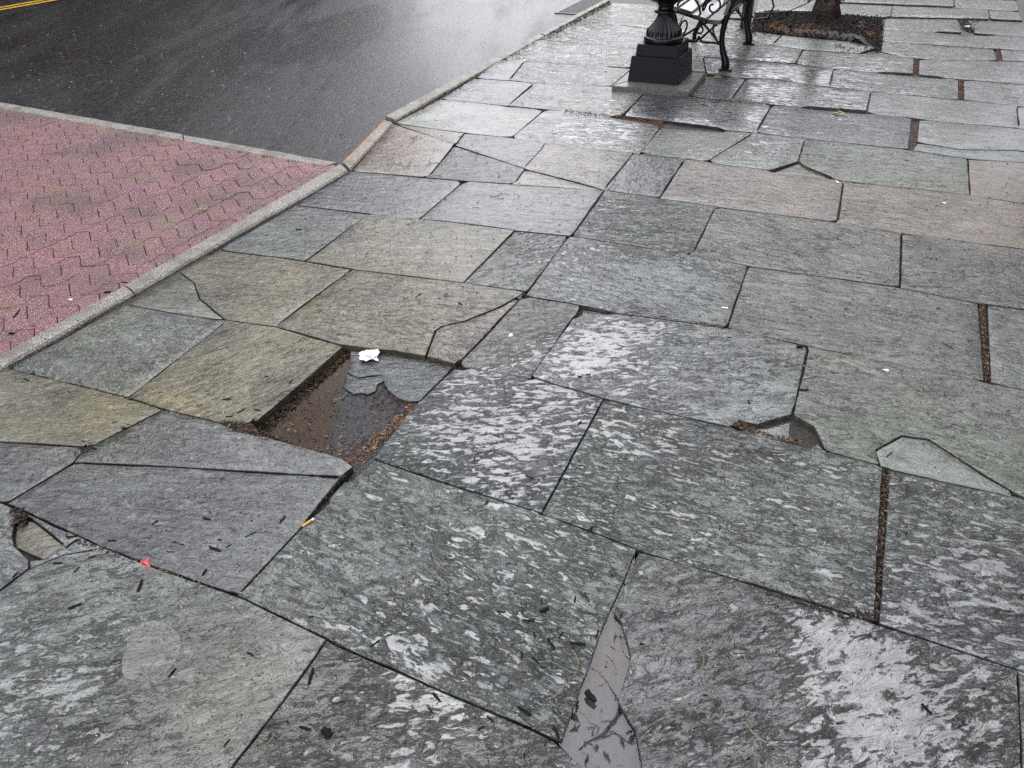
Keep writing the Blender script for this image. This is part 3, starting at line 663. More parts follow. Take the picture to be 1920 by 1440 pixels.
# ------------------------------------------------------------------ kerbs
kerb = D.objects.new('kerb', None); COL.objects.link(kerb); kerb['kind'] = 'structure'
def kerb_stone(o0, o1, i0, i1, ztop=.0, depth=.2, rust=False, name='kerb_stone', zf=un, parent=kerb):
    A, Bp = zf(*o0), zf(*o1); Cc, Dd = zf(*i1), zf(*i0); L = (Bp - A).length; k = max(2, int(L / .06))
    vs, fs = [], []; sdv = R.uniform(0, 99)
    rows = 5
    for i in range(k + 1):
        t = i / k
        e0 = A.lerp(Bp, t); e1 = Dd.lerp(Cc, t); w = (e1 - e0); wn_ = w.normalized()
        e0 = e0 + wn_ * mn.noise(Vector((t * L * 6, sdv, 0))) * .006; e1 = e1 + wn_ * mn.noise(Vector((t * L * 6, sdv + 9, 0))) * .006
        w = e1 - e0
        for f, dz in ((0, -depth), (0, -.014), (.1, 0), (.5, .002), (.92, 0), (1, -.010), (1, -depth)):
            q = e0 + w * f; vs.append((q.x, q.y, A.z + ztop + dz + (mn.noise(Vector((q.x * 14, q.y * 14, sdv))) * .003 if dz > -.1 else 0)))
    r = 7
    for i in range(k):
        for j in range(r - 1): q = i * r + j; fs.append((q, q + r, q + r + 1, q + 1))
    fs.append(tuple(range(r))); fs.append(tuple(k * r + j for j in reversed(range(r))))
    o = mesh_obj(name, vs, fs, M['granite'], parent)
    bm = bmesh.new(); bm.from_mesh(o.data); bmesh.ops.recalc_face_normals(bm, faces=bm.faces[:]); bm.to_mesh(o.data); bm.free()
    at = o.data.attributes.new('rust', 'FLOAT', 'POINT'); at.data.foreach_set('value', [(1.0 if (i % r) in (1, 2) else .12) if rust else 0. for i in range(len(vs))])
    return o
def lerp(a, b, t): return (a[0] + (b[0] - a[0]) * t, a[1] + (b[1] - a[1]) * t)
kerb_stone((723,217),(1010,64),(741,226),(1021,68), .004)
kerb_stone((1013,63),(1136,-2),(1023,67),(1144,1), .004)
p0, p1 = L2W(4.75, -.0), L2W(9, 0)
def wk(a0, a1):
    return kerb_stone((a0, 0), (a1, 0), (a0, .15), (a1, .15), .0, zf=lambda a, b: L2W(a, b))
for q in range(8): wk(4.95 + q * 2.5, 4.95 + q * 2.5 + 2.48)
kerb_stone((719,225),(641,303),(737,231),(657,317), .002, rust=True)
oa, ob = (636,306), (0,664); ia, ib = (652,320), (0,688)
kerb_stone(oa, (233,533), ia, (252,547), .0)
kerb_stone((231,535), (-330,850), (250,549), (-330,876), .0)
# flush granite border at the far side of the crossing
kerb_stone((343,250),(634,302),(346,263),(610,310), -.006)
kerb_stone((-2,189),(340,249),(-2,202),(343,262), -.005)
kerb_stone((-620,84),(-5,188),(-640,92),(-5,201), -.005)

# ------------------------------------------------------------------ crossing of zigzag pavers
cross = mesh_obj('crosswalk', [tuple(un(*p, -.03)) for p in [(645,306),(-640,86),(-640,1080),(0,686)]], [(0, 1, 2, 3)], M['dirt']); cross['kind'] = 'structure'
PL, PW = .215, .109
def zig(t, A, n=3):
    t = t % 1.0
    return A * (t * 4 if t < .25 else (2 - t * 4 if t < .75 else t * 4 - 4))
def paver_outline(shrink=.0018):
    pl = []
    xs = [0, .25, .75]
    for t in xs: pl.append((t * PL, zig(t, .036)))
    for t in (0, .5): pl.append((PL + (.018 if t == .5 else 0), t * PW))
    for t in (1, .75, .25): pl.append((t * PL, PW + zig(t, .036)))
    for t in (1, .5): pl.append(((.018 if t == .5 else 0), t * PW))
    return pl
def paver_parts():
    pl = paver_outline(); n = len(pl)
    area = sum(pl[i][0] * pl[(i + 1) % n][1] - pl[(i + 1) % n][0] * pl[i][1] for i in range(n))
    def ins(d):
        o = []
        for i in range(n):
            a, p, b = Vector(pl[i - 1]), Vector(pl[i]), Vector(pl[(i + 1) % n]); e1 = (p - a).normalized(); e2 = (b - p).normalized()
            nn = Vector((-e1.y, e1.x)) + Vector((-e2.y, e2.x)); nn = nn.normalized() if nn.length > .1 else Vector((-e1.y, e1.x))
            o.append((p.x + nn.x * d, p.y + nn.y * d))
        return o
    a, b = ins(.0017), ins(.0042)
    vs = [(p[0], p[1], 0) for p in b] + [(p[0], p[1], -.003) for p in a] + [(p[0], p[1], -.03) for p in a]; fs = [tuple(range(n))]
    for i in range(n):
        j = (i + 1) % n; fs.append((i, n + i, n + j, j)); fs.append((n + i, 2 * n + i, 2 * n + j, n + j))
    return vs, fs
pvs, pfs = paver_parts()
proto_p = None; rest_v, rest_f = [], []
org = un(0, 690); eu, ev = Vector((cos(radians(-29)), sin(radians(-29)), 0)), Vector((cos(radians(61)), sin(radians(61)), 0))
region = [un(*p) for p in [(632,309),(343,262),(-2,202),(-640,92),(-640,1060),(0,676),(240,542)]]; rg = [(p.x, p.y) for p in region]
spots = []
for i in range(-30, 40):
    for j in range(-20, 70):
        o_ = org + eu * (i * PL) + ev * (j * PW); c = o_ + eu * PL / 2 + ev * PW / 2
        if not inside((c.x, c.y), rg):
            if not any(inside(((o_ + eu * PL * u + ev * PW * w).x, (o_ + eu * PL * u + ev * PW * w).y), rg) for u in (0.1, .9) for w in (0, 1)): continue
        v = Vector((c.x, c.y, -CH)); px = 960 + FPX * v.dot(rt) / v.dot(fw)
        spots.append((0 if px > -25 else 1, v.length, o_))
spots.sort(key=lambda t: (t[0], t[1]))
CUTS = [(un(646, 312), un(0, 675)), (un(0, 675), un(-330, 862)), (un(-2, 195), un(341, 256)), (un(341, 256), un(634, 305)), (un(-620, 88), un(-2, 195))]   # outside = left of a->b
CUTS = [(b, a) if (b - a).normalized().cross(un(200, 350) - a).z > 0 else (a, b) for a, b in CUTS]
for q, (_, _, o_) in enumerate(spots):
    dz = R.uniform(-.0018, .0018) - .009; rz = radians(-29) + R.uniform(-.012, .012)
    cut = []
    cs = [o_ + Vector((v[0] * cos(rz) - v[1] * sin(rz), v[0] * sin(rz) + v[1] * cos(rz), 0)) for v in pvs]
    for A_, B_ in CUTS:
        d_ = (B_ - A_).normalized(); nn = Vector((-d_.y, d_.x, 0)); sd_ = [(c - A_).dot(nn) for c in cs]
        if max(sd_) > 0: cut.append((A_, nn))
    if cut:
        bm = bmesh.new(); vv = [bm.verts.new((c.x, c.y, v[2] + dz)) for c, v in zip(cs, pvs)]
        for f in pfs: bm.faces.new([vv[k] for k in f])
        for A_, nn in cut:
            bmesh.ops.bisect_plane(bm, geom=bm.verts[:] + bm.edges[:] + bm.faces[:], plane_co=A_, plane_no=nn, clear_outer=True)
        if len(bm.faces) < 2: bm.free(); continue
        if q < 298:
            me = D.meshes.new('paver'); bm.to_mesh(me); me.materials.append(M['paver']); o2 = D.objects.new('paver', me); COL.objects.link(o2); o2.parent = cross
        else:
            bm.verts.index_update(); b = len(rest_v); rest_v += [tuple(v.co) for v in bm.verts]; rest_f += [tuple(b + v.index for v in f.verts) for f in bm.faces]
        bm.free(); continue
    if q < 298:
        if proto_p is None: proto_p = mesh_obj('paver', pvs, pfs, M['paver'], cross); ob_ = proto_p
        else: ob_ = link_copy(proto_p, 'paver', cross)
        ob_.location = (o_.x, o_.y, dz); ob_.rotation_euler = (R.uniform(-.012, .012), R.uniform(-.008, .008), rz)
    else:
        b = len(rest_v)
        for v in pvs: rest_v.append((o_.x + v[0] * cos(rz) - v[1] * sin(rz), o_.y + v[0] * sin(rz) + v[1] * cos(rz), v[2] + dz))
        rest_f += [tuple(b + k for k in f) for f in pfs]
rp = mesh_obj('far_pavers', rest_v, rest_f, M['paver'], cross); rp['kind'] = 'stuff'

# pink brick strip by the shop front
strip = mesh_obj('brick_strip', [tuple(L2W(a, b, -.03)) for a, b in ((-3, 4.36), (-3, 5.6), (30, 5.6), (30, 4.36))], [(0, 1, 2, 3)], M['dirt']); strip['kind'] = 'structure'
bb = MB(); bb.box((0, 0, -.02), (.2, .098, .04)); proto_b = None
for i in range(-6, 22):
    for j in range(6):
        p = L2W(2.0 + i * .1 + .02 * 0, 4.44 + j * .2 + (.1 if i % 2 else 0))
        if proto_b is None: proto_b = bb.build('brick', M['pinkbrick'], strip, bevel=.004); ob_ = proto_b
        else: ob_ = link_copy(proto_b, 'brick', strip)
        ob_.location = (p.x, p.y, R.uniform(-.002, .002)); ob_.rotation_euler = (0, 0, SA - pi / 2 + R.uniform(-.01, .01))

# ------------------------------------------------------------------ litter (stuff) and the hole
class Litter:
    def __init__(s): s.v = []; s.f = []; s.c = []
    def bit(s, p, l, w, col, h=None, tilt=.25):
        a = R.uniform(0, pi); h = h or w * .5; b = len(s.v); ca, sa = cos(a), sin(a); tz = R.uniform(-tilt, tilt)
        for x, y, z in ((-1, -1, 0), (1, -.7, 0), (1.05, .8, 0), (-.95, 1, 0), (-.8, -.6, 1), (.85, -.5, 1), (.8, .5, 1), (-.85, .6, 1)):
            X, Y = x * l / 2, y * w / 2
            s.v.append((p[0] + X * ca - Y * sa, p[1] + X * sa + Y * ca, p[2] + z * h + X * tz + abs(X * tz))); s.c += [col[0], col[1], col[2], 1]
        for f in ((4, 5, 6, 7), (0, 1, 5, 4), (1, 2, 6, 5), (2, 3, 7, 6), (3, 0, 4, 7)): s.f.append([b + i for i in f])
    def build(s, name, label, cat, parent=None):
        o = mesh_obj(name, s.v, s.f, M['litter'], parent); a = o.data.attributes.new('tint', 'FLOAT_COLOR', 'POINT'); a.data.foreach_set('color', s.c)
        o['kind'] = 'stuff'
        if parent is None: o['label'] = label; o['category'] = cat
        return o
BRN = [(.10, .045, .026), (.07, .032, .02), (.13, .078, .04), (.03, .02, .014), (.014, .011, .01), (.22, .16, .09)]
DRK = [(.012, .011, .011), (.02, .017, .015), (.035, .025, .02), (.06, .04, .03)]
def rand_in(poly):
    xs = [p[0] for p in poly]; ys = [p[1] for p in poly]
    while True:
        p = (R.uniform(min(xs), max(xs)), R.uniform(min(ys), max(ys)))
        if inside(p, poly): return p
def fill(lt, px_poly, n, z, cols, l=(.004, .014), w=(.002, .004), zj=.006):
    P = [un(*p, z) for p in px_poly]; P = [(p.x, p.y) for p in P]
    for _ in range(n):
        p = rand_in(P); lt.bit((p[0], p[1], z + R.uniform(0, zj)), R.uniform(*l), R.uniform(*w), R.choice(cols))
# packed joints
J = Litter()
fill(J, [(1835,570),(1845,571),(1856,718),(1846,718)], 420, -.012, BRN, zj=.012)
fill(J, [(1655,880),(1668,882),(1657,1010),(1647,1168),(1640,1168),(1645,1000)], 380, -.014, BRN[:] + DRK, zj=.01)
fill(J, [(1709,224),(1722,224),(1716,284),(1704,284)], 260, -.01, BRN[:3], zj=.012)
fill(J, [(1713,110),(1723,111),(1722,139),(1712,138)], 160, -.01, BRN[:3], l=(.008, .02), w=(.004, .007), zj=.012)
fill(J, [(1797,152),(1806,152),(1806,187),(1798,187)], 160, -.01, BRN[:3], l=(.008, .02), w=(.004, .007), zj=.012)
fill(J, [(1866,91),(1873,92),(1878,116),(1870,115)], 100, -.01, BRN[:3], l=(.008, .02), w=(.004, .007), zj=.012)
GZ_ON = True
fill(J, [(1050,206),(1165,219),(1240,229),(1246,238),(1160,228),(1050,213)], 500, -.008, BRN[:3] + [(.15, .06, .032)], l=(.006, .016), w=(.003, .005), zj=.012)
fill(J, [(1205,170),(1290,178),(1380,186),(1480,197),(1480,201),(1380,192),(1290,183),(1205,175)], 460, -.006, BRN[:3] + [(.15, .06, .032)], l=(.006, .016), w=(.003, .005), zj=.012)
fill(J, [(1225,228),(1245,226),(1240,243),(1226,240)], 160, -.004, BRN[:3], l=(.006, .016), w=(.003, .005), zj=.012)
fill(J, [(1795,38),(1835,39),(1830,64),(1806,61)], 200, -.02, DRK, l=(.01, .04), w=(.006, .012), zj=.02)
fill(J, [(1370,800),(1385,790),(1400,799),(1440,815),(1500,828),(1490,835),(1430,818)], 300, -.006, BRN + DRK, zj=.008)
fill(J, [(1305,604),(1355,610),(1357,617),(1310,612)], 110, 0, BRN, zj=.004)
fill(J, [(1440,1110),(1590,1160),(1588,1164),(1436,1116)], 120, -.006, DRK, zj=.008)
fill(J, [(1600,1145),(1640,1150),(1645,1168),(1590,1158)], 160, -.008, DRK + BRN[3:], zj=.01)
fill(J, [(25,688),(240,745),(400,795),(398,801),(236,752),(20,695)], 320, -.01, DRK + BRN[3:], zj=.01)
fill(J, [(410,790),(470,795),(490,818),(440,808)], 330, 0, BRN + DRK, l=(.006, .022), w=(.002, .004), zj=.008)
fill(J, [(640,893),(660,880),(460,1112),(448,1118)], 320, -.012, DRK + BRN, zj=.01)
fill(J, [(120,1002),(180,1024),(290,1064),(440,1120),(440,1126),(280,1070),(170,1032),(115,1008)], 420, -.012, DRK + BRN[3:], zj=.012)
fill(J, [(20,955),(50,960),(45,990),(25,985)], 40, 0, DRK, l=(.01, .03), w=(.004, .008))
fill(J, [(150,838),(180,832),(160,862),(135,866)], 150, -.01, DRK + BRN[3:], zj=.01)
fill(J, [(740,229),(1020,69),(1024,74),(745,236)], 500, -.012, DRK + BRN[3:], l=(.008, .02), w=(.004, .007), zj=.014)
fill(J, [(1023,68),(1142,3),(1148,8),(1028,74)], 500, -.008, DRK + BRN[3:], l=(.01, .03), w=(.005, .01), zj=.016)
fill(J, [(1095,576),(1150,584),(1145,590),(1095,590)], 100, -.02, DRK + BRN[3:])
J.build('joint_litter', 'brown seed husks and dirt packed in the joints between the flagstones', 'litter')
Hl = Litter()
for _ in range(1500):
    f = R.random(); e = abs(R.gauss(0, 1)) * (12 + 26 * sm((f - .45) / .4)); bx, by = lerp((782, 764), (655, 893), f)
    px, py = bx - e * .8 + R.uniform(-2, 4), by - e * .45 + R.uniform(-2, 3)
    if mn.noise(Vector((px * .03, py * .03, 1))) + R.uniform(-.3, .3) < -.22: continue
    p = un(px, py, -.033); Hl.bit((p.x, p.y, -.035 + R.uniform(0, .014)), R.uniform(.004, .018), R.uniform(.0015, .003), R.choice([(.2, .09, .045), (.15, .06, .035), (.26, .15, .07), (.08, .04, .03), (.03, .02, .015), (.02, .016, .014), (.34, .27, .17)]))
fill(Hl, [(650,650),(670,655),(500,815),(480,805)], 500, -.036, DRK + BRN[2:4], l=(.006, .02), zj=.01)
fill(Hl, [(490,810),(660,875),(650,884),(480,812)], 420, -.034, DRK + BRN, l=(.006, .02), zj=.01)
fill(Hl, [(700,660),(850,684),(840,690),(730,676),(700,668)], 420, -.034, BRN[:4], l=(.006, .02), zj=.012)
fill(Hl, [(690,720),(720,715),(730,745),(780,755),(740,800),(700,760)], 260, -.034, DRK + BRN[:2], l=(.004, .014), zj=.008)
fill(Hl, [(520,760),(740,700),(760,760),(640,860),(520,815)], 260, -.034, BRN[2:] + DRK, l=(.004, .014), zj=.006)
Hl.build('hole_litter', 'rust brown needles and husks drifted in the hole left by the missing flagstone', 'litter')
# fine specks over stones and pavers
K = Litter()
for _ in range(5200):
    px, py = R.uniform(-20, 1940), 1440 * (R.random() ** .8)
    p = un(px, py, 0); b = (p - PC).dot(N); a = (p - PC).dot(S)
    if a > -.3 and b < .25: continue
    s_ = 1 if py > 600 else 1.6
    K.bit((p.x, p.y, gz(p.x, p.y, -.03) - .0004), R.uniform(.003, .009) * s_, R.uniform(.0012, .003) * s_, R.choice(DRK * 3 + [(.3, .22, .12), (.4, .37, .3), (.12, .05, .03)]))
K.build('fine_debris', 'fine dark specks and crumbs scattered over the whole wet pavement', 'debris')
KR = Litter()
for _ in range(900):
    px, py = R.uniform(-20, 1000), R.uniform(-5, 300); p = unr(px, py); b = (p - PC).dot(N)
    if b > -.1: continue
    if p.z > -.024 and py > 185: continue
    KR.bit((p.x, p.y, p.z + .003), R.uniform(.006, .02), R.uniform(.003, .007), R.choice([(.35, .33, .3), (.5, .48, .44), (.1, .09, .08), (.2, .16, .12)]), h=.002)
KR.build('road_grit', 'pale grit and seed flecks scattered over the wet dark asphalt', 'grit')

# hole: bed, water, broken pieces
P = [un(*p, -.03) for p in [(460,812),(652,636),(880,684),(780,765),(705,866),(660,905)]]
hx = [(p.x, p.y) for p in P]; vs, fs, at = [], [], []
x0, x1, y0, y1 = min(p[0] for p in hx), max(p[0] for p in hx), min(p[1] for p in hx), max(p[1] for p in hx); nx = 70; ny = 60
wl_line = (un(655, 655), un(590, 845))
for j in range(ny + 1):
    for i in range(nx + 1):
        x = x0 + (x1 - x0) * i / nx; y = y0 + (y1 - y0) * j / ny
        d = (wl_line[1] - wl_line[0]).normalized(); s_ = d.cross(Vector((x, y, 0)) - wl_line[0]).z    # >0 : right of the shore
        s_ += mn.noise(Vector((x * 8, y * 8, 0))) * .03
        z = -.043 + .013 * sm((s_ + .10) / .2) + mn.noise(Vector((x * 12, y * 12, 3))) * .003
        vs.append((x, y, z)); at.append(1 - sm((s_ + .02) / .05))
for j in range(ny):
    for i in range(nx):
        q = j * (nx + 1) + i; c = (x0 + (x1 - x0) * (i + .5) / nx, y0 + (y1 - y0) * (j + .5) / ny)
        if inside(c, hx): fs.append((q, q + 1, q + nx + 2, q + nx + 1))
ho = mesh_obj('hole_bed', vs, fs, M['gravel'], pav, smooth=True); ho['kind'] = 'structure'
a_ = ho.data.attributes.new('brown', 'FLOAT', 'POINT'); a_.data.foreach_set('value', at)
wp = [un(*p, -.0355) for p in [(465,812),(648,640),(690,655),(700,700),(720,760),(690,860),(655,900),(560,850)]]
w1 = mesh_obj('water', [tuple(p) for p in wp], [tuple(range(len(wp)))], M['brown']); w1['kind'] = 'structure'
if w1.data.polygons[0].normal.z < 0: w1.data.flip_normals()
flagstone([un(*p, -.025) for p in [(660,654),(700,662),(852,685),(786,752),(768,753),(748,747),(732,735),(723,722),(718,703),(695,704),(672,708),(655,700)]], (.045, .053, .053), .5, .2, 20, -21, 401)
flagstone([un(*p, -.025) for p in [(652,704),(672,711),(716,706),(719,714),(706,720),(702,733),(690,738),(676,735),(664,738),(648,726)]], (.045, .052, .052), .5, .2, 20, -23, 402)
# little broken corners (dark pits with soil) and the foreground puddle
wp = [un(*p, -.010) for p in [(1190,1040),(1206,1500),(1215,1720),(1120,1720),(1085,1500),(1080,1430),(1045,1392),(1120,1170)]]
vsb = [(p.x, p.y, -.035) for p in wp]
fl = mesh_obj('puddle_bed', vsb, [tuple(range(len(vsb)))], simple('silt', (.09, .088, .08), .5, 60, .4, .002), pav); fl['kind'] = 'structure'
w2 = mesh_obj('puddle', [tuple(p) for p in wp], [tuple(range(len(wp)))], M['puddle']); w2['kind'] = 'structure'
for w_ in (fl, w2):
    if w_.data.polygons[0].normal.z < 0: w_.data.flip_normals()

# ------------------------------------------------------------------ road details
def stripe(name, pts, mat, dz=.004):
    vs = []
    for p in pts: q = unr(*p); vs.append((q.x, q.y, q.z + dz))
    return mesh_obj(name, vs, [tuple(range(len(vs)))], mat, road)
dY = (unr(100, 0) - unr(0, 18)).normalized(); nY = Vector((dY.y, -dY.x, 0))
for off in (0, .19):
    a0 = unr(0, 20) - nY * off - dY * 8; a1 = a0 + dY * 40
    vv = [a0, a1, a1 - nY * .1, a0 - nY * .1]; 
    yo = mesh_obj('yellow_line', [(q.x, q.y, -.022 - .09 * 1 + .006 if False else road_z(q.x, q.y) + .006) for q in vv], [(0, 1, 2, 3)], M['yellow'], road)
    # follow the road surface
    n_ = 60; vs, fs = [], []
    for i in range(n_ + 1):
        for e in (0, -.1):
            q = a0 + dY * (40 * i / n_) + nY * e; vs.append((q.x, q.y, road_z(q.x, q.y) + .005))
    for i in range(n_): fs.append((2 * i, 2 * i + 1, 2 * i + 3, 2 * i + 2))
    me = D.meshes.new('yellow_line'); me.from_pydata(vs, [], fs); me.materials.append(M['yellow']); yo.data = me
# storm drain
gr = thing('storm_drain', 'cast iron storm drain grate set in the road against the kerb', 'drain')
a0, a1, b0, b1 = 3.55, 4.5, -.46, -.02
g0 = unr(1078, 27); a0 = (g0 - PC).dot(S); a1 = a0 + .9; b1 = -.015; b0 = b1 - .46
zr = road_z(g0.x, g0.y) + .008
fb = MB()
for (aa, bb_, la, lb) in ((a0, (b0 + b1) / 2, .03, b1 - b0 + .03), (a1, (b0 + b1) / 2, .03, b1 - b0 + .03), ((a0 + a1) / 2, b0, a1 - a0 - .03, .03), ((a0 + a1) / 2, b1 - .012, a1 - a0 - .03, .02)):
    p = L2W(aa, bb_, zr); fb.box((p.x, p.y, p.z - .02), (la, lb, .045), SA)
fb.build('frame', M['steel'], gr)
nb = 17
for i in range(nb):
    m_ = MB(); p = L2W(a0 + (a1 - a0) * (i + 1) / (nb + 1), (b0 + b1) / 2, zr); m_.box((p.x, p.y, p.z - .014), (.018, b1 - b0 - .02, .03), SA - .14); m_.build('bar', M['steel'], gr)
vv = [L2W(a, b, zr - .008) for a, b in ((a0, b0), (a1, b0), (a1, b1), (a0, b1))]
pit = mesh_obj('drain_pit', [tuple(p) for p in vv], [(0, 1, 2, 3)], simple('dark pit', (.004, .004, .004), .9, 10, .2, 0), gr)

# ------------------------------------------------------------------ urn on its plinth
UC = (un(1275, 161, .04) + un(1294, 135, .04)) / 2 + (un(1180, 153, .04) - un(1275, 161, .04)) / 2; UC.z = 0
ur = SA - pi / 2
pl_ = thing('base_plate', 'square damp concrete plate stained green with algae under the black urn', 'plate')
pp = [un(*p, .04) for p in [(1147,161),(1292,172),(1324,136),(1181,132)]]
m_ = MB(); m_.prism([(p.x, p.y) for p in reversed(pp)], -.04, .04); o = m_.build('slab', M['concrete'], pl_, bevel=.006)
pa = [un(*p, .0425) for p in [(1150,159),(1179,151),(1188,134),(1181,134)]]
mesh_obj('algae_patch', [tuple(p) for p in pa], [(0, 1, 2, 3)], M['algae'], pl_)
urn = thing('urn_planter', 'black cast iron urn with fluted foot on a stepped square plinth', 'urn', (UC.x, UC.y, .04), ur)
m_ = MB(); m_.v = []; hb, ht = .203, .188
def frustum(mb, a, b, z0, z1):
    q = len(mb.v)
    for s_, z in ((a, z0), (b, z1)):
        for x, y in ((-1, -1), (1, -1), (1, 1), (-1, 1)): mb.v.append((x * s_, y * s_, z))
    for f in ((3, 2, 1, 0), (4, 5, 6, 7), (0, 1, 5, 4), (1, 2, 6, 5), (2, 3, 7, 6), (3, 0, 4, 7)): mb.f.append([q + i for i in f])
frustum(m_, .204, .188, 0, .185); o = m_.build('plinth_block', M['plinth'], urn, bevel=.004)
m_ = MB(); frustum(m_, .165, .158, .184, .265); o = m_.build('plinth_step', M['plinth'], urn, bevel=.004)
def lathe(name, prof, mat, parent, k=64, flute=None):
    vs, fs = [], []
    for r, z in prof:
        for q in range(k):
            an = 2 * pi * q / k; rr = r
            if flute and flute[0] <= z <= flute[1]:
                e = min(1, (z - flute[0]) / .015, (flute[1] - z) / .015); rr *= 1 - flute[3] * e * (.5 + .5 * cos(an * flute[2])) 
            vs.append((rr * cos(an), rr * sin(an), z))
    for i in range(len(prof) - 1):
        for q in range(k): r_ = (q + 1) % k; fs.append((i * k + q, i * k + r_, (i + 1) * k + r_, (i + 1) * k + q))
    fs.append(tuple(reversed(range(k))))
    return mesh_obj(name, vs, fs, mat, parent, smooth=True)
z0 = .262
foot = [(.142, z0), (.150, z0 + .008), (.152, z0 + .03), (.147, z0 + .04), (.138, z0 + .043)]
for i in range(15):
    t = i / 14; foot.append((.136 * (1 - t) ** 1.9 + .058 + .0 * t, z0 + .045 + t * .155))
foot[5:] = [(min(.136, r), z) for r, z in foot[5:]]
lathe('foot', foot, M['iron'], urn, 144, (z0 + .05, z0 + .19, 24, .11))
lathe('collar', [(.05, z0 + .195), (.078, z0 + .2), (.088, z0 + .21), (.08, z0 + .222), (.062, z0 + .226), (.058, z0 + .25), (.07, z0 + .262), (.075, z0 + .27), (.05, z0 + .28)], M['iron'], urn)
bowl = []
for i in range(18):
    t = i / 17; an = t * pi / 2; bowl.append((.06 + .165 * sin(an) ** .9, z0 + .272 + .19 * (1 - cos(an)) ** .95))
zb = bowl[-1][1]; bowl += [(.228, zb + .03), (.222, zb + .05), (.235, zb + .07), (.27, zb + .1), (.285, zb + .11), (.285, zb + .125), (.26, zb + .125), (.22, zb + .08), (.0, zb + .06)]
lathe('bowl', bowl, M['iron'], urn, 96)
for i in range(44):        # beaded leaf band
    an = 2 * pi * i / 44; m_ = MB(); rr = .224
    b = [(rr * cos(an), rr * sin(an), zb + .012), (rr * .995 * cos(an), rr * .995 * sin(an), zb - .012), (rr * .955 * cos(an), rr * .955 * sin(an), zb - .04)]
    if i == 0:
        m_.tube([(rr, 0, zb + .018), (rr * 1.01, 0, zb), (rr * .985, 0, zb - .028), (rr * .95, 0, zb - .045)], [.004, .011, .008, .002], 6); lp = m_.build('leaf_bead', M['iron'], urn, True)
    else: c_ = link_copy(lp, 'leaf_bead', urn); c_.rotation_euler = (0, 0, an)
m_ = MB(); 
lathe('soil', [(.0, zb + .065), (.22, zb + .075), (.0, zb + .09)], M['soil'], urn, 24)

# ------------------------------------------------------------------ bench
F2 = un(1352, 132); bd = -N; bl = S          # bd: towards the front (street), bl: length
bench = thing('garden_bench', 'garden bench with black scrolled cast iron ends and grey brown wooden slats', 'bench', (F2.x, F2.y, 0), SA - pi / 2)
# local axes: x = N (towards the back), y = S (length). back foot at x=0, front foot at x=-.5
def arc(cx, cz, r, a0, a1, n=14, r1=None):
    r1 = r if r1 is None else r1
    return [(cx + (r + (r1 - r) * i / n) * cos(a0 + (a1 - a0) * i / n), cz + (r + (r1 - r) * i / n) * sin(a0 + (a1 - a0) * i / n)) for i in range(n + 1)]
def bez(p, n=14):
    o = []
    for i in range(n + 1):
        t = i / n; q = [Vector(a) for a in p]
        while len(q) > 1: q = [q[k].lerp(q[k + 1], t) for k in range(len(q) - 1)]
        o.append((q[0].x, q[0].y))
    return o
BLEN = .95
for y in (0, BLEN):
    def tb(name, pts, r, k=8):
        m_ = MB(); m_.tube([(a, y, b) for a, b in pts], r, k); return m_.build(name, M['iron'], bench, True)
    n = 16
    bleg = bez([(.03, .012), (.04, .10), (-.03, .14), (-.05, .24), (-.03, .34), (0, .44)], 18)
    tb('back_leg', bleg, [.030, .034, .033, .031, .029, .027, .026, .025, .024, .023, .022, .022, .022, .023, .024, .024, .024, .024, .024])
    tb('back_post', bez([(-.005, .43), (.04, .6), (.07, .7), (.16, .86)], 12), .02)
    fleg = bez([(-.47, .012), (-.50, .10), (-.41, .14), (-.39, .24), (-.41, .33), (-.45, .41)], 18)
    tb('front_leg', fleg, .021)
    m_ = MB(); m_.box((.035, y, .008), (.10, .05, .018)); m_.build('foot_pad', M['iron'], bench)
    m_ = MB(); m_.box((-.48, y, .008), (.09, .05, .018)); m_.build('foot_pad', M['iron'], bench)
    tb('seat_rail', bez([(-.47, .43), (-.36, .42), (-.2, .355), (-.08, .35), (.0, .37)]), .014)
    # scrollwork below the seat
    tb('scroll', bez([(-.385, .2), (-.30, .22), (-.24, .18), (-.22, .22), (-.215, .25)]), .009)
    tb('scroll', bez([(-.045, .2), (-.13, .22), (-.19, .18), (-.21, .22), (-.215, .25)]), .009)
    tb('scroll', arc(-.215, .295, .026, 0, 2 * pi, 16), .007)
    tb('scroll', bez([(-.385, .215), (-.30, .27), (-.25, .31), (-.15, .36)]), .009)
    tb('scroll', bez([(-.05, .21), (-.10, .26), (-.15, .31), (-.22, .365)]), .009)
    tb('scroll', bez([(-.37, .23), (-.29, .30), (-.31, .40), (-.37, .39), (-.395, .31), (-.385, .25)]), .008)
    tb('scroll', bez([(-.06, .22), (-.13, .29), (-.12, .37), (-.085, .36), (-.085, .33)]), .008)
    # arm rest and its scrolls
    tb('arm_rest', bez([(.06, .64), (-.1, .67), (-.35, .68), (-.50, .64), (-.50, .54), (-.43, .50)], 20), .016)
    tb('scroll', bez([(-.43, .43), (-.42, .52), (-.33, .58), (-.26, .55), (-.22, .44), (-.22, .37)]), .009)
    tb('scroll', arc(-.13, .47, .085, 3.6, 3.6 - 2 * pi * 1.35, 30, .012), .008)
    tb('scroll', bez([(-.2, .44), (-.15, .62), (-.02, .66), (.03, .52)]), .008)
def slat(c, sz, tilt):
    m_ = MB(); m_.box((0, 0, 0), sz); o = m_.build('slat', M['wood'], bench, bevel=.004); o.location = c; o.rotation_euler = (0, tilt, 0); return o
for i, (x, z, tl) in enumerate(((-.455, .455, .10), (-.335, .435, .22), (-.215, .392, .22), (-.095, .372, 0.02))):
    slat((x, BLEN / 2, z), (.105, BLEN + .14, .032), tl)
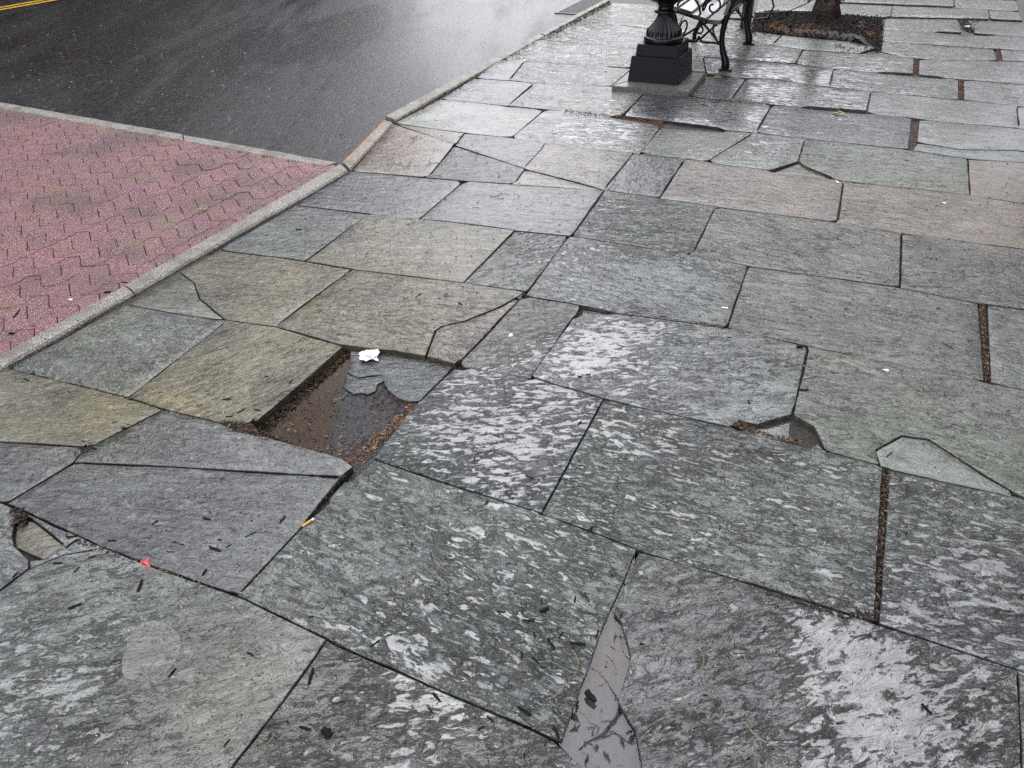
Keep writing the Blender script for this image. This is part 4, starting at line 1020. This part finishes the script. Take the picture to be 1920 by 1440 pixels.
for i, (x, z) in enumerate(((.015, .47), (.05, .585), (.09, .70), (.135, .81))):
    slat((x - .02, BLEN / 2, z), (.026, BLEN + .14, .095), .32)
m_ = MB(); m_.tube([(-.2, 0, .23), (-.2, BLEN, .23)], .009, 8); m_.build('stretcher', M['iron'], bench, True)

# ------------------------------------------------------------------ post with box, tree and mulch bed
pb = un(1397, 52)
post = thing('utility_post', 'dark square post with a small grey box standing behind the bench beside the mulch', 'post', (pb.x, pb.y, 0), SA)
m_ = MB(); m_.box((0, 0, .5), (.09, .09, 1.0)); m_.build('shaft', M['post'], post, bevel=.005)
m_ = MB(); m_.box((.0, -.13, .34), (.10, .16, .12)); m_.build('junction_box', M['box'], post, bevel=.005)
m_ = MB(); m_.tube([(0, -.2, .3), (0, -.24, .2), (0, -.2, .1), (0, -.08, .08), (0, -.04, .12)], .009, 6); m_.build('conduit', M['cable'], post, True)

mulch = Litter(); PQ = [(p.x, p.y) for p in PIT]
cxm, cym = sum(p[0] for p in PQ) / len(PQ), sum(p[1] for p in PQ) / len(PQ)
TB = un(1541, 36); TB.z = 0
def mz(x, y):
    e = min(dseg((x, y), PQ[i - 1], PQ[i]) for i in range(len(PQ))); return -.01 + .05 * sm(e / .35)
for _ in range(5200):
    p = rand_in(PQ); l = R.uniform(.012, .05)
    mulch.bit((p[0], p[1], mz(*p) + R.uniform(-.004, .01)), l, l * R.uniform(.15, .4), R.choice([(.005, .004, .004), (.008, .006, .005), (.014, .01, .008), (.012, .009, .007), (.03, .02, .015)]), tilt=.7)
for cx_, cy_, rx, ry, n in ((1452,55,14,4,260),(1500,61,26,4,380),(1535,66,14,3,120),(1628,64,8,5,100)):
    for _ in range(n):
        p = un(cx_ + R.gauss(0, rx * .6), cy_ + R.gauss(0, ry * .6)); 
        if inside((p.x, p.y), PQ): mulch.bit((p.x, p.y, mz(p.x, p.y) + .012), R.uniform(.012, .03), R.uniform(.003, .006), R.choice([(.3, .13, .045), (.24, .1, .035), (.18, .08, .03)]), tilt=.6)
for _ in range(160):
    p = un(R.gauss(1400, 22), R.gauss(52, 9)); mulch.bit((p.x, p.y, .004), R.uniform(.01, .04), R.uniform(.005, .01), R.choice(DRK), tilt=.2)
for _ in range(70):
    p = un(R.uniform(1560, 1655), R.uniform(84, 102)); mulch.bit((p.x, p.y, .004), R.uniform(.01, .03), R.uniform(.005, .01), R.choice(DRK), tilt=.2)
mulch.build('bark_mulch', 'dark bark mulch with patches of orange needles around the tree foot', 'mulch')
vs = []; fs = []
bm = bmesh.new()
ring = [bm.verts.new((p[0], p[1], -.03)) for p in PQ]; mid = [bm.verts.new((cxm + (p[0] - cxm) * .65, cym + (p[1] - cym) * .65, .03)) for p in PQ]
for i in range(len(PQ)): bm.faces.new((ring[i - 1], ring[i], mid[i], mid[i - 1]))
bm.faces.new(mid); bmesh.ops.recalc_face_normals(bm, faces=bm.faces[:]); me = D.meshes.new('tree_pit'); bm.to_mesh(me); bm.free(); me.materials.append(M['soil'])
to = D.objects.new('tree_pit', me); COL.objects.link(to); to['kind'] = 'structure'

def make_tree(name, label, base, height, r0, seed, spread=1., leaves=5000, limb=None, leafm=None, lsz=.05, group=None, clumps=()):
    rr = random.Random(seed); t = thing(name, label, 'tree', tuple(base), 0, group)
    tr = MB(); br = MB(); tips = []
    # trunk with root flare
    pts, rad = [], []
    th = height * .34
    for i in range(13):
        f = i / 12; z = th * f
        pts.append((.03 * sin(f * 5 + seed), .03 * cos(f * 4 + seed) - .03, z - .02)); rad.append(r0 * (1 - .35 * f) + r0 * .75 * math.exp(-z / .12))
    tr.tube(pts, rad, 20)
    # surface root flutes
    tv = []
    for v in tr.v:
        p = Vector((v[0], v[1], 0)); an = atan2(v[1], v[0]); k = 1 + (.10 * sin(an * 5 + seed) + .05 * sin(an * 11)) * (math.exp(-max(0, v[2]) / .5)) + .04 * mn.noise(Vector((v[0] * 20, v[1] * 20, v[2] * 4)))
        tv.append((v[0] * k, v[1] * k, v[2]))
    tr.v = tv
    tr.build('trunk', M['bark'], t, True)
    top = Vector(pts[-1])
    def branch(p, d, l, r, lev):
        n = 6; q = p.copy(); P_ = [q.copy()]; d = d.normalized()
        for i in range(n):
            d = (d + Vector((rr.uniform(-.10, .10), rr.uniform(-.10, .10), rr.uniform(-.05, .10)))).normalized(); q = q + d * (l / n); P_.append(q.copy())
        br.tube(P_, [r * (1 - .55 * i / n) for i in range(n + 1)], 7 if lev < 2 else 4, cap=False)
        if lev >= 4: tips.extend(P_[2:]); return
        for k in range(3 if lev < 3 else 2):
            s_ = P_[rr.randint(3, n)] if k else P_[-1]
            ax = Vector((rr.uniform(-1, 1), rr.uniform(-1, 1), rr.uniform(-.3, .6)))
            branch(s_, (d + ax * .8), l * rr.uniform(.6, .8), r * .5, lev + 1)
        if lev >= 2: tips.extend(P_[3:])
    for k in range(6):
        an = 2 * pi * k / 6 + rr.uniform(-.3, .3); branch(top - Vector((0, 0, rr.uniform(0, th * .15))), Vector((cos(an) * spread, sin(an) * spread, rr.uniform(.5, 1.2))), height * .28, r0 * .5, 0)
    if limb:
        for L_ in limb:
            P_ = [Vector(q) - Vector(base) for q in L_[0]]; rs = L_[1]
            br.tube(P_, rs, 7, cap=False)
            
    br.build('limbs', M['bark'], t, True)
    for c_, n_ in clumps:
        for _ in range(n_): tips.append(Vector(c_) - Vector(base) + Vector((rr.gauss(0, .03), rr.gauss(0, .03), rr.gauss(0, .03))))
    vs, fs = [], []
    for _ in range(leaves):
        c = rr.choice(tips) + Vector((rr.gauss(0, .12), rr.gauss(0, .12), rr.gauss(0, .12))); s_ = lsz * rr.uniform(.6, 1.4)
        a = Vector((rr.uniform(-1, 1), rr.uniform(-1, 1), rr.uniform(-1, 1))).normalized(); b = a.orthogonal().normalized(); q = len(vs)
        vs += [tuple(c - a * s_), tuple(c + b * s_ * .5), tuple(c + a * s_), tuple(c - b * s_ * .5)]; fs.append((q, q + 1, q + 2, q + 3))
    mesh_obj('crown', vs, fs, leafm or M['leaf'], t)
    return t
# the limb seen mirrored in the foreground puddle
pm = un(1125, 1335); dr = Vector((pm.x, pm.y, CH)).normalized(); Q = pm + dr * (4.6 / dr.z)
def mir(px, py, h):
    p = un(px, py); d = Vector((p.x, p.y, CH)).normalized(); return p + d * (h / d.z)
limb = [([TB + Vector((0, 0, 2.6)), TB + Vector((-.8, -1.0, 3.4)), mir(1230, 1310, 4.6), mir(1165, 1330, 4.7), mir(1130, 1375, 4.8), mir(1085, 1405, 4.9)], [.06, .04, .02, .02, .017, .012]),
        ([mir(1150, 1355, 4.75), mir(1162, 1320, 4.8), mir(1140, 1280, 4.8), mir(1110, 1250, 4.9)], [.012, .01, .007, .004]),
        ([mir(1130, 1380, 4.75), mir(1150, 1372, 4.8), mir(1185, 1392, 4.8), mir(1215, 1380, 4.9)], [.01, .009, .007, .005])]
tree = make_tree('street_tree', 'street tree with a flared brown trunk rising from the mulch bed', TB, 8.5, .092, 3, 1.0, 2600, limb, clumps=[(mir(1112, 1372, 4.6), 14), (mir(1093, 1338, 4.6), 7)])
cab = thing('string_light_cable', 'thin black cable looped round the foot of the tree trunk', 'cable', tuple(TB))
m_ = MB()
m_.tube([(.22 * cos(a) * 1.0 * (.78), .22 * sin(a) * .78, .17 + .03 * sin(a * 2) + a * .004) for a in [i * .35 for i in range(38)]], .006, 5)
m_.tube([(-.17, -.03, .17), (-.35, -.0, .09), (-.55, .1, .06), (-.8, .25, .045), (-1.0, .22, .04)], .006, 5)
m_.tube([(.1, -.14, .17), (-.0, -.18, .24), (-.1, -.15, .34), (-.17, 0, .42)], .006, 5)
m_.build('loops', M['cable'], cab, True)

# ------------------------------------------------------------------ small things lying about
def chip_mesh(seed, l=1., w=.28, h=.2):
    r_ = random.Random(seed); vs = []; n = 5; k = 6
    for i in range(n):
        f = i / (n - 1); x = (f - .5) * l; s_ = (.82 if i in (0, n - 1) else 1) * r_.uniform(.8, 1.15); yo = r_.uniform(-.05, .05) * l * .5
        for q in range(k): an = 2 * pi * q / k; vs.append((x + r_.uniform(-.02, .02), yo + cos(an) * w / 2 * s_, h * .42 + sin(an) * h / 2 * s_))
    fs = []
    for i in range(n - 1):
        for q in range(k): r2 = (q + 1) % k; fs.append((i * k + q, i * k + r2, (i + 1) * k + r2, (i + 1) * k + q))
    fs.append(tuple(reversed(range(k)))); fs.append(tuple((n - 1) * k + q for q in range(k)))
    me = D.meshes.new('bark_chip'); me.from_pydata(vs, [], fs); return me
CM = [chip_mesh(i) for i in range(6)]
for m__ in CM: m__.materials.append(M['bark_chip'])
CHIPS = [(772,1020,8,80),(953,1057,10,-20),(985,992,7,45),(757,983,8,50),(837,1113,9,0),(940,1147,15,0),(987,1133,6,40),(1015,1128,12,90),(1021,1144,18,-25,2.0),(992,1163,20,0),(1078,1124,12,-80),(1100,1120,18,65,.5),(1002,1190,12,75),(1033,1207,24,55),
 (1052,1190,12,-55),(1083,1207,30,5),(978,1228,14,88),(1003,1237,16,40),(983,1333,30,32),(920,1348,18,40),(818,1306,20,50),(807,1331,14,45),(902,1365,16,-25),(703,1206,22,-35,.7),(730,1190,11,-15),(683,1183,9,0),(1107,993,12,-50,1.6),(1137,1058,6,20),(1147,1078,8,40),(1120,1188,14,-70),
 (1043,1373,24,65),(1082,1320,14,-70,1.4),(1107,1307,26,50,2.2),(1165,1153,10,-60),(1203,1207,8,0,2),(983,1417,12,90),(140,1136,26,-20),(323,1262,22,-50,1.3),(263,1098,22,-70),(470,1227,14,30),(107,1055,17,-5),(143,1067,14,-40),(173,1043,15,-15),(72,1105,22,-30,.4),(28,1078,12,-50,1.5),(40,970,22,60,2.2),
 (133,1018,28,-35,.7),(135,1005,20,-10),(210,1013,15,0),(290,979,14,-35),(387,972,14,15),(328,1016,9,20),(340,1020,9,15),(411,1012,8,10,1.6),(428,1023,12,-30),(403,1029,22,20),(470,1001,24,-25,.4),(320,1034,16,5,.5),(383,1073,14,-55,1.3),(530,973,16,-50),(583,1267,32,-75,.8),(583,1157,11,-10,1.7),
 (572,1365,22,15),(613,1374,20,40,3.2),(425,1393,18,-50),(393,1182,7,-40),(213,1240,8,0),(1323,1303,9,10,2),(1738,1328,28,45),(1403,1422,8,-30,2),(1365,1417,14,5,.6),(1507,731,17,-5),(1500,650,12,-10,2.2),(1367,633,10,10),(1404,753,7,70,1.4),(1510,710,38,-8,.25),(1777,647,28,30,.3),(1668,851,14,-40,.5),
 (1087,793,9,-40,1.5),(993,895,18,25,.8),(913,942,8,-60,1.5),(950,887,10,0),(1087,706,8,0,1.4),(1103,702,8,-10,1.3),(863,570,9,30),(1242,593,16,-10,.4),(787,552,7,-40),(960,922,5,0,1.5),(890,858,9,-80,.8),(430,780,14,-10),(452,770,16,-30,.6),(470,792,18,-45),(482,768,12,10),(390,738,8,-10),(425,748,14,0),
 (545,715,10,-40),(500,705,7,10),(430,745,12,-10,.5),(300,735,7,0),(130,735,6,30),(200,545,12,-10,2),(232,526,12,10,.8),(20,622,10,0,2.4),(62,608,10,-10),(30,585,18,-50,.8),(70,520,12,-5,.5),(232,802,9,5,1.8),(155,826,8,10),(176,840,10,20,1.2),(240,795,8,0),(215,790,10,-10,.7),(530,1190,6,0),(60,700,12,0),(50,712,10,20,.9),
 (1610,520,10,-5,.5),(1440,640,8,20),(1600,560,7,10),(1785,850,6,40),(1890,770,8,0),(1700,1000,7,-60),(1560,1040,6,20),(1430,1090,8,0),(1350,990,7,-70),(1490,985,6,0),(1300,935,9,-40,.6),(1750,930,10,-15,.5),(1860,1010,9,20,.6),
 (850,1230,6,0,1.5),(700,1130,6,30),(660,1040,7,60),(1240,1180,7,40,1.6),(1260,1360,6,0,1.5),(1440,1390,9,-50,.8),(1560,1320,12,-80,.5),(1845,1290,8,0),(1680,1160,6,20),(500,440,8,-20,.6),(560,430,10,0,1.2),(640,250,8,0),(700,470,8,-10,.4),(1040,250,8,-10,.5),(1660,395,12,35,.3),(1700,300,7,0)]
LM = [(660,770,'the open hole'),(697,667,'the white tissue'),(578,981,'the orange cigarette butt'),(272,1056,'the red plastic scrap'),(1150,1280,'the narrow puddle'),(285,1225,'the round pale stain'),(65,1375,'the dark stone spot'),(70,1010,'the broken left corner'),
      (690,260,'the rusty kerb'),(1235,110,'the black urn'),(1845,650,'the upper husk joint'),(1655,1000,'the lower husk joint'),(1430,800,'the broken notch'),(1640,1330,'the wide puddle'),(1359,577,'the white paper stub'),(957,629,'the white gum spot'),(1715,250,'the far husk gap'),
      (1740,860,'the curved stone flake'),(200,350,'the pink crossing'),(1490,315,'the small broken pit'),(1120,583,'the corner pocket'),(380,875,'the dark wedge joint'),(830,340,'the dark smooth slabs'),(1000,960,'the central three way joint'),(1190,1030,'the diagonal joint top')]
PEND = []
def want(o, what, cat, group, px, py): PEND.append((o, what, cat, group, px, py))
def settle():
    keys = {}
    for o, what, cat, group, px, py in PEND:
        sc_ = lambda q: hypot((q[0] - px), (q[1] - py) * 1.4)
        q = min(LM, key=sc_); dx, dy = px - q[0], py - q[1]
        side = 'right of' if dx > 1.3 * abs(dy) else 'left of' if -dx > 1.3 * abs(dy) else 'above' if dy < 0 else 'below'
        keys.setdefault((what, side, q[2]), []).append((sc_(q), o, cat, group))
    W_ = ['nearest to it', 'second out from it', 'third out from it', 'fourth out from it', 'fifth out from it', 'sixth out from it', 'seventh out from it', 'eighth out from it', 'ninth out from it', 'tenth out from it', 'eleventh out from it', 'twelfth out from it', 'farthest out from it']
    for (what, side, nm), l in keys.items():
        l.sort(key=lambda t: t[0])
        for k, (_, o, cat, group) in enumerate(l): tag(o, what + ' ' + side + ' ' + nm + ((', ' + W_[min(k, 12)]) if len(l) > 1 else ''), cat, group)
REG = lambda x, y: ('on the wet foreground flagstones at the lower left' if x < 620 else 'on the rippled foreground flagstones in the lower middle' if x < 1200 else 'on the puddled foreground flagstones at the lower right') if y > 950 else ('on the flagstones around the hole at the left' if x < 700 else 'on the flagstones right of the hole in the middle distance')
for i, t_ in enumerate(CHIPS):
    px, py, l, an = t_[:4]; fat = t_[4] if len(t_) > 4 else 1.
    p = un(px, py, .002); q = un(px + cos(radians(an)) * l, py + sin(radians(an)) * l, .002); d = q - p; L_ = d.length
    o = D.objects.new('bark_chip', CM[i % 6]); COL.objects.link(o); o.location = (p.x, p.y, (gz(p.x, p.y, .0) if un(0, 690).x < 9 and not ((un(0, 690) - un(655, 318)).cross(p - un(655, 318)).z < 0) else -.009)); o.rotation_euler = (0, 0, atan2(d.y, d.x)); w_ = min(L_, .05) * fat
    o.scale = (L_, max(w_ * .8, .003), max(w_ * .8, .003))
    if (px, py) == (613, 1374): lb = 'chunky cracked black bark lump near the bottom edge of the pavement'
    elif (px, py) == (1107, 1307): lb = 'ribbed dark bark chunk lying in the narrow foreground puddle'
    elif (px, py) == (1083, 1207): lb = 'longest smooth black bark stick just left of the narrow puddle'
    elif (px, py) == (40, 970): lb = 'fat black bark piece above the broken stone corner at the left edge'
    else: want(o, 'thin dark twig' if fat < .7 else 'stubby black bark crumb' if fat > 1.25 else ('long black bark chip' if l > 17 else 'short black bark chip'), 'twig' if fat < .7 else 'bark chip', 'bark chips and twigs scattered over the flagstones', px, py); continue
    tag(o, lb, 'twig' if fat < .7 else 'bark chip', 'bark chips and twigs scattered over the flagstones')
# catkins
def catkin_mesh(seed, curl):
    r_ = random.Random(seed); m_ = MB(); a = r_.uniform(-.5, .5); x = y = 0; n = 17; pts = []
    for i in range(n): pts.append((x, y)); a += curl / n * r_.uniform(.4, 1.6) + r_.uniform(-.25, .25); x += cos(a) / n; y += sin(a) / n
    mx_, my_ = sum(p[0] for p in pts) / n, sum(p[1] for p in pts) / n
    pts = [(p[0] - mx_, p[1] - my_) for p in pts]
    m_.tube([(p[0], p[1], .02) for p in pts], .006, 4)
    for p in pts:
        for _ in range(2):
            s_ = r_.uniform(.016, .034); c = Vector((p[0] + r_.uniform(-.02, .02), p[1] + r_.uniform(-.02, .02), .024)); b = len(m_.v)
            for dx, dy, dz in ((1, 0, 0), (-1, 0, 0), (0, 1, 0), (0, -1, 0), (0, 0, 1), (0, 0, -1)): m_.v.append((c.x + dx * s_, c.y + dy * s_, c.z + dz * s_))
            for f in ((0, 2, 4), (2, 1, 4), (1, 3, 4), (3, 0, 4), (2, 0, 5), (1, 2, 5), (3, 1, 5), (0, 3, 5)): m_.f.append([b + k for k in f])
    me = D.meshes.new('catkin'); me.from_pydata(m_.v, [], m_.f); me.materials.append(M['catkin']); return me
KM = [catkin_mesh(i, c) for i, c in enumerate((.3, 1.2, 2.4, 3.6, 5.0, -1.5, .8, -3))]
CK = [(820,1067,45,-40,1),(760,1095,45,-15,0),(865,1090,45,0,4),(1085,1100,34,-60,3),(1133,1083,16,10,0),(1187,1075,28,60,6),(1080,1242,58,-35,0),(897,1300,30,60,4),(1047,1295,66,5,0),(840,1020,34,10,1),(650,1093,26,0,0),(1350,1123,48,75,6),(1390,1237,50,50,3),(1317,1237,50,65,5),(1287,1320,34,70,1),
 (1343,1303,30,50,2),(1423,1380,84,60,6),(1508,1293,46,45,1),(1697,1260,26,30,4),(1367,1047,20,-60,0),(1482,1107,26,70,1),(470,1307,50,10,2),(433,1390,30,5,5),(497,1393,46,15,0),(615,1190,28,65,6),(245,1097,30,0,0),(113,1120,36,10,1),(437,1212,36,-10,1),(227,1397,24,0,4),(253,1207,20,0,3),
 (1175,1220,60,80,1),(1150,1240,50,40,5),(1130,1270,40,20,2),(1100,1345,40,-60,0),(860,1085,20,0,3),(820,965,20,-60,1),(898,838,14,40,0),(885,1110,12,0,1),(1330,655,14,0,0),(1745,765,22,-20,1),(1720,730,26,-75,0),(1770,860,40,10,3),(1700,905,30,0,1),(1790,860,22,20,0),(1545,620,18,20,1),(1530,600,20,10,2),
 (1860,1065,20,0,4),(1770,935,24,-60,1),(1500,680,24,70,1),(1625,865,14,-60,0),(640,745,34,5,0),(640,800,16,70,0),(700,775,20,-30,3),(765,830,30,0,2),(1370,605,20,0,2)]
for _ in range(75):
    x, y = R.choice([(R.uniform(60, 640), R.uniform(560, 860)), (R.uniform(560, 1000), R.uniform(300, 520)), (R.uniform(1300, 1900), R.uniform(420, 900)), (R.uniform(650, 860), R.uniform(225, 340)), (R.uniform(1250, 1900), R.uniform(160, 400))])
    CK.append((x, y, R.uniform(10, 26), R.uniform(-60, 60), R.randrange(8)))
def in_hole(px, py): return inside((px, py), HOLE)
for px, py, l, an, v_ in CK:
    z = -.028 if in_hole(px, py) else .001
    p = un(px, py, z); a_ = radians(an); q = un(px + cos(a_) * l, py + sin(a_) * l, z); d = q - p; L_ = min(d.length, .11)
    if ((p - PC).dot(N) < .2 and (p - PC).dot(S) > -1): continue
    if (un(0, 690) - un(655, 318)).cross(p - un(655, 318)).z < 0: continue
    o = D.objects.new('catkin', KM[v_]); COL.objects.link(o); o.location = (p.x, p.y, z if in_hole(px, py) else (-.009 if 1060 < px < 1200 and py > 1180 and gz(p.x, p.y, -1) < -.009 else gz(p.x, p.y, 0) - .0005)); o.rotation_euler = (0, 0, atan2(d.y, d.x)); o.scale = (L_ * .95,) * 2 + (min(L_ * 1.1, .09),)
    want(o, ('tightly curled' if v_ in (3, 4, 7) else 'hook shaped' if v_ in (2, 5) else 'nearly straight') + ' tan catkin', 'catkin', 'dry catkins fallen on the pavement', px, py)
# buds
m_ = MB(); m_.tube([(-.5, 0, .2), (-.35, 0, .2), (0, 0, .22), (.35, 0, .2), (.5, 0, .2)], [.05, .22, .3, .2, .04], 7); bo = m_.build('tmp', M['bud'], None, True); bmz = bo.data; D.objects.remove(bo)
for px, py in [(812,1268),(1330,1197),(1530,1228),(1524,1266),(1618,1403),(1510,1330),(1717,1395),(1793,1348),(1832,1392),(1645,1429),(857,1260),(1137,1240),(1048,1320),(1100,1182),(1074,1268),(873,1338),(707,1370),(720,1105),(690,1050),(296,1384),(355,1180),(478,1030),(502,1036),(1403,1420),(1213,1210),(1460,1240),(1585,1100),(960,1205),(888,1115),(1002,1080),(320,1022),(1060,1160)]:
    p = un(px, py, .003); o = D.objects.new('bud', bmz); COL.objects.link(o); s_ = R.uniform(.006, .010); o.location = (p.x, p.y, gz(p.x, p.y, 0)); o.scale = (s_ * 1.2, s_, s_); o.rotation_euler = (0, 0, R.uniform(0, 6))
    want(o, 'small reddish brown bud scale', 'bud', 'bud scales dropped on the flagstones', px, py)
settle()
# single finds
def lay(name, label, cat, px, py, an, build, z=.002):
    p = un(px, py, z); q = un(px + cos(radians(an)) * 10, py + sin(radians(an)) * 10, z); d = q - p
    t = thing(name, label, cat, (p.x, p.y, gz(p.x, p.y, -.009) if z > 0 else z), atan2(d.y, d.x)); build(t); return t
def butt(t):
    m_ = MB(); m_.tube([(-.02, 0, .004), (.012, 0, .004)], .004, 10); m_.build('filter', M['butt'], t, True)
    m_ = MB(); m_.tube([(.0125, 0, .004), (.02, 0, .004)], .0041, 10); m_.build('burnt_end', M['white'], t, True)
lay('cigarette_butt', 'orange cigarette butt lying beside the joint on the foreground flagstone', 'cigarette butt', 578, 981, -32, butt)
def redbit(t):
    m_ = MB(); m_.tube([(-.018, 0, .006), (0, .003, .008), (.02, -.002, .006)], [.004, .005, .003], 7); m_.tube([(0, 0, .007), (-.004, .016, .01)], [.005, .003], 7); m_.build('fork', M['red'], t, True)
lay('plastic_scrap', 'bright red forked plastic scrap stuck in the joint at the lower left', 'plastic scrap', 272, 1056, 20, redbit)
def crumple(t, s=.03, mat='white'):
    bm = bmesh.new(); bmesh.ops.create_icosphere(bm, subdivisions=4, radius=s)
    for v in bm.verts: v.co *= 1 + mn.noise(v.co * 55) * .9 - abs(mn.noise(v.co * 140)) * .5; v.co.z = abs(v.co.z) * .45; v.co.x *= 1.35
    me = D.meshes.new('scrap'); bm.to_mesh(me); bm.free(); me.materials.append(M[mat]); o = D.objects.new('wad', me); COL.objects.link(o); o.parent = t
lay('paper_tissue', 'crumpled white paper tissue lying at the back edge of the hole', 'tissue', 697, 667, 0, crumple, -.012)
def strip_(t): m_ = MB(); m_.box((0, 0, .002), (.026, .007, .003)); m_.build('stub', M['white'], t)
lay('paper_stub', 'small white paper stub at the joint right of the middle', 'paper stub', 1359, 577, 5, strip_)
lay('gum_spot', 'flattened white chewing gum spot on the narrow middle flagstone', 'chewing gum', 957, 629, -60, lambda t: crumple(t, .009))
lay('white_pebble', 'small white pebble beside the upper right flagstone gap', 'pebble', 1815, 48, 0, lambda t: crumple(t, .02))
def petal(t):
    m_ = MB(); vs = [(.012 * cos(a), .006 * sin(a), .003 + .002 * sin(2 * a)) for a in [2 * pi * i / 12 for i in range(12)]]; mesh_obj('blade', vs, [tuple(range(12))], M['white'], t)
for px, py, w_ in ((1570, 341, 'on the tan flagstone left of the vertical joint'), (1769, 380, 'on the long brownish flagstone at the right'), (130, 558, 'on the pink pavers near the granite kerb'), (1660, 694, 'below the thin joint on the right hand flagstone')):
    lay('petal', 'pale fallen petal ' + w_, 'petal', px, py, R.uniform(0, 60), petal, .003)
def leafy(t):
    for k in range(7):
        an = k * .9; m_ = MB(); c = (.022 * cos(an), .022 * sin(an)); vs = [(c[0] + .016 * cos(a), c[1] + .009 * sin(a), .004 + .004 * (k % 3)) for a in [2 * pi * i / 8 + an for i in range(8)]]; mesh_obj('floret', vs, [tuple(range(8))], M['yg'], t)
lay('flower_cluster', 'yellow green flower cluster on the dark flagstone at the upper right', 'flower cluster', 1573, 213, 10, leafy, .004).scale = (1.1, 1.1, 1)
lay('flower_cluster', 'yellow green flower bit at the edge of the small dark flagstone by the urn', 'flower cluster', 1345, 145, 0, leafy, .004)
lay('flower_cluster', 'yellow green flower bit on the pink pavers', 'flower cluster', 381, 392, 0, leafy, .0).scale = (.7, .7, 1)

# ------------------------------------------------------------------ buildings and trees mirrored in the wet ground
def building(label, a0, a1, b0, b1, h, col, side, rows=3, cols=5, awn=None):
    c = L2W((a0 + a1) / 2, (b0 + b1) / 2); t = thing('brick_building', label, 'building', tuple(c), SA); W_, Dp = a1 - a0, abs(b1 - b0)
    m_ = MB(); m_.box((0, 0, h / 2 - .2), (W_, Dp, h + .4)); m_.build('wall', brick_wall_mat('brick wall', col), t)
    m_ = MB(); m_.box((0, 0, h + .15), (W_ + .3, Dp + .3, .3)); m_.build('cornice', M['frame'], t)
    # local y = -b direction ; face towards the street
    fy = (-1 if side < 0 else 1) * Dp / 2; out = -1 if side < 0 else 1
    wf = None
    for r in range(rows):
        for q in range(cols):
            x = -W_ / 2 + W_ * (q + .5) / cols; z = 1.7 if r == 0 else 1.7 + r * (h - 2) / rows + .6; ww, wh = (W_ / cols * .7, 2.2) if r == 0 else (1.1, 1.7)
            if r == 0 and q == cols // 2:
                m_ = MB(); m_.box((x, fy + out * .02, 1.1), (1.1, .12, 2.2)); m_.build('door', M['post'], t); continue
            m_ = MB(); m_.box((x, fy + out * .03, z), (ww + .16, .12, wh + .16)); f_ = m_.build('window', M['frame'], t)
            m_ = MB(); m_.box((x, fy + out * .095, z), (ww, .03, wh)); m_.build('pane', M['glass'], f_)
    if awn:
        for x, mat in awn:
            m_ = MB(); v = [(x - 1.1, fy + out * .05, 3.2), (x + 1.1, fy + out * .05, 3.2), (x + 1.1, fy + out * 1.2, 2.6), (x - 1.1, fy + out * 1.2, 2.6)]
            m_.v = v + [(p[0], p[1], p[2] - .06) for p in v]; m_.f = [(0, 1, 2, 3), (7, 6, 5, 4), (0, 4, 5, 1), (1, 5, 6, 2), (2, 6, 7, 3), (3, 7, 4, 0)]; m_.build('awning', mat, t)
    return t
redm = simple('red awning', (.5, .02, .06), .6, 20, .15, 0); blum = simple('blue awning', (.03, .06, .4), .6, 20, .15, 0)
# local y of these things points to -N when rz = SA: +y local = (-sin,cos) = -N
building('dark red brick shop building across the road with red awnings', -14, -2, -24, -14, 9.5, (.09, .04, .03), -1, 3, 5, [(-3.5, redm)])
building('brown brick shop building across the road with one red awning', -1.8, 9, -24, -14, 11, (.07, .05, .04), -1, 3, 5, [(3.0, redm)])
building('tall grey brick building across the road with red and blue awnings', 9.2, 21, -24, -14, 10, (.08, .08, .08), -1, 3, 5, [(-4.4, redm), (-1.0, blum)])
building('red brick building on the pavement side behind the brick strip', -8, 9, 8.6, 15, 7.2, (.11, .05, .04), 1, 2, 6)
building('low tan building further up the pavement side', 9.3, 26, 8.6, 15, 7, (.16, .13, .1), 1, 2, 6)
building('wide grey building added unseen at the street end to block low sky', 62, 74, -16, 12, 13, (.1, .095, .09), -1, 4, 6)  # unseen block added to cut the low sky sheen on the road
make_tree('street_tree', 'leafy street tree across the road near the crossing', L2W(-3, -11.8), 8, .16, 11, 1.1, 9000, None, None, .1, 'street trees on the far pavement')
make_tree('street_tree', 'leafy street tree across the road beyond the crossing', L2W(5, -11.8), 9, .16, 21, 1.1, 9000, None, None, .1, 'street trees on the far pavement')
far = mesh_obj('far_pavement', [tuple(L2W(a, b, -.0)) for a, b in ((-60, -10.5), (90, -10.5), (90, -26), (-60, -26))], [(0, 1, 2, 3)], M['concrete']); far['kind'] = 'structure'
if far.data.polygons[0].normal.z < 0: far.data.flip_normals()
for o in (road, cross, strip):
    if o.data.polygons[0].normal.z < 0: o.data.flip_normals()
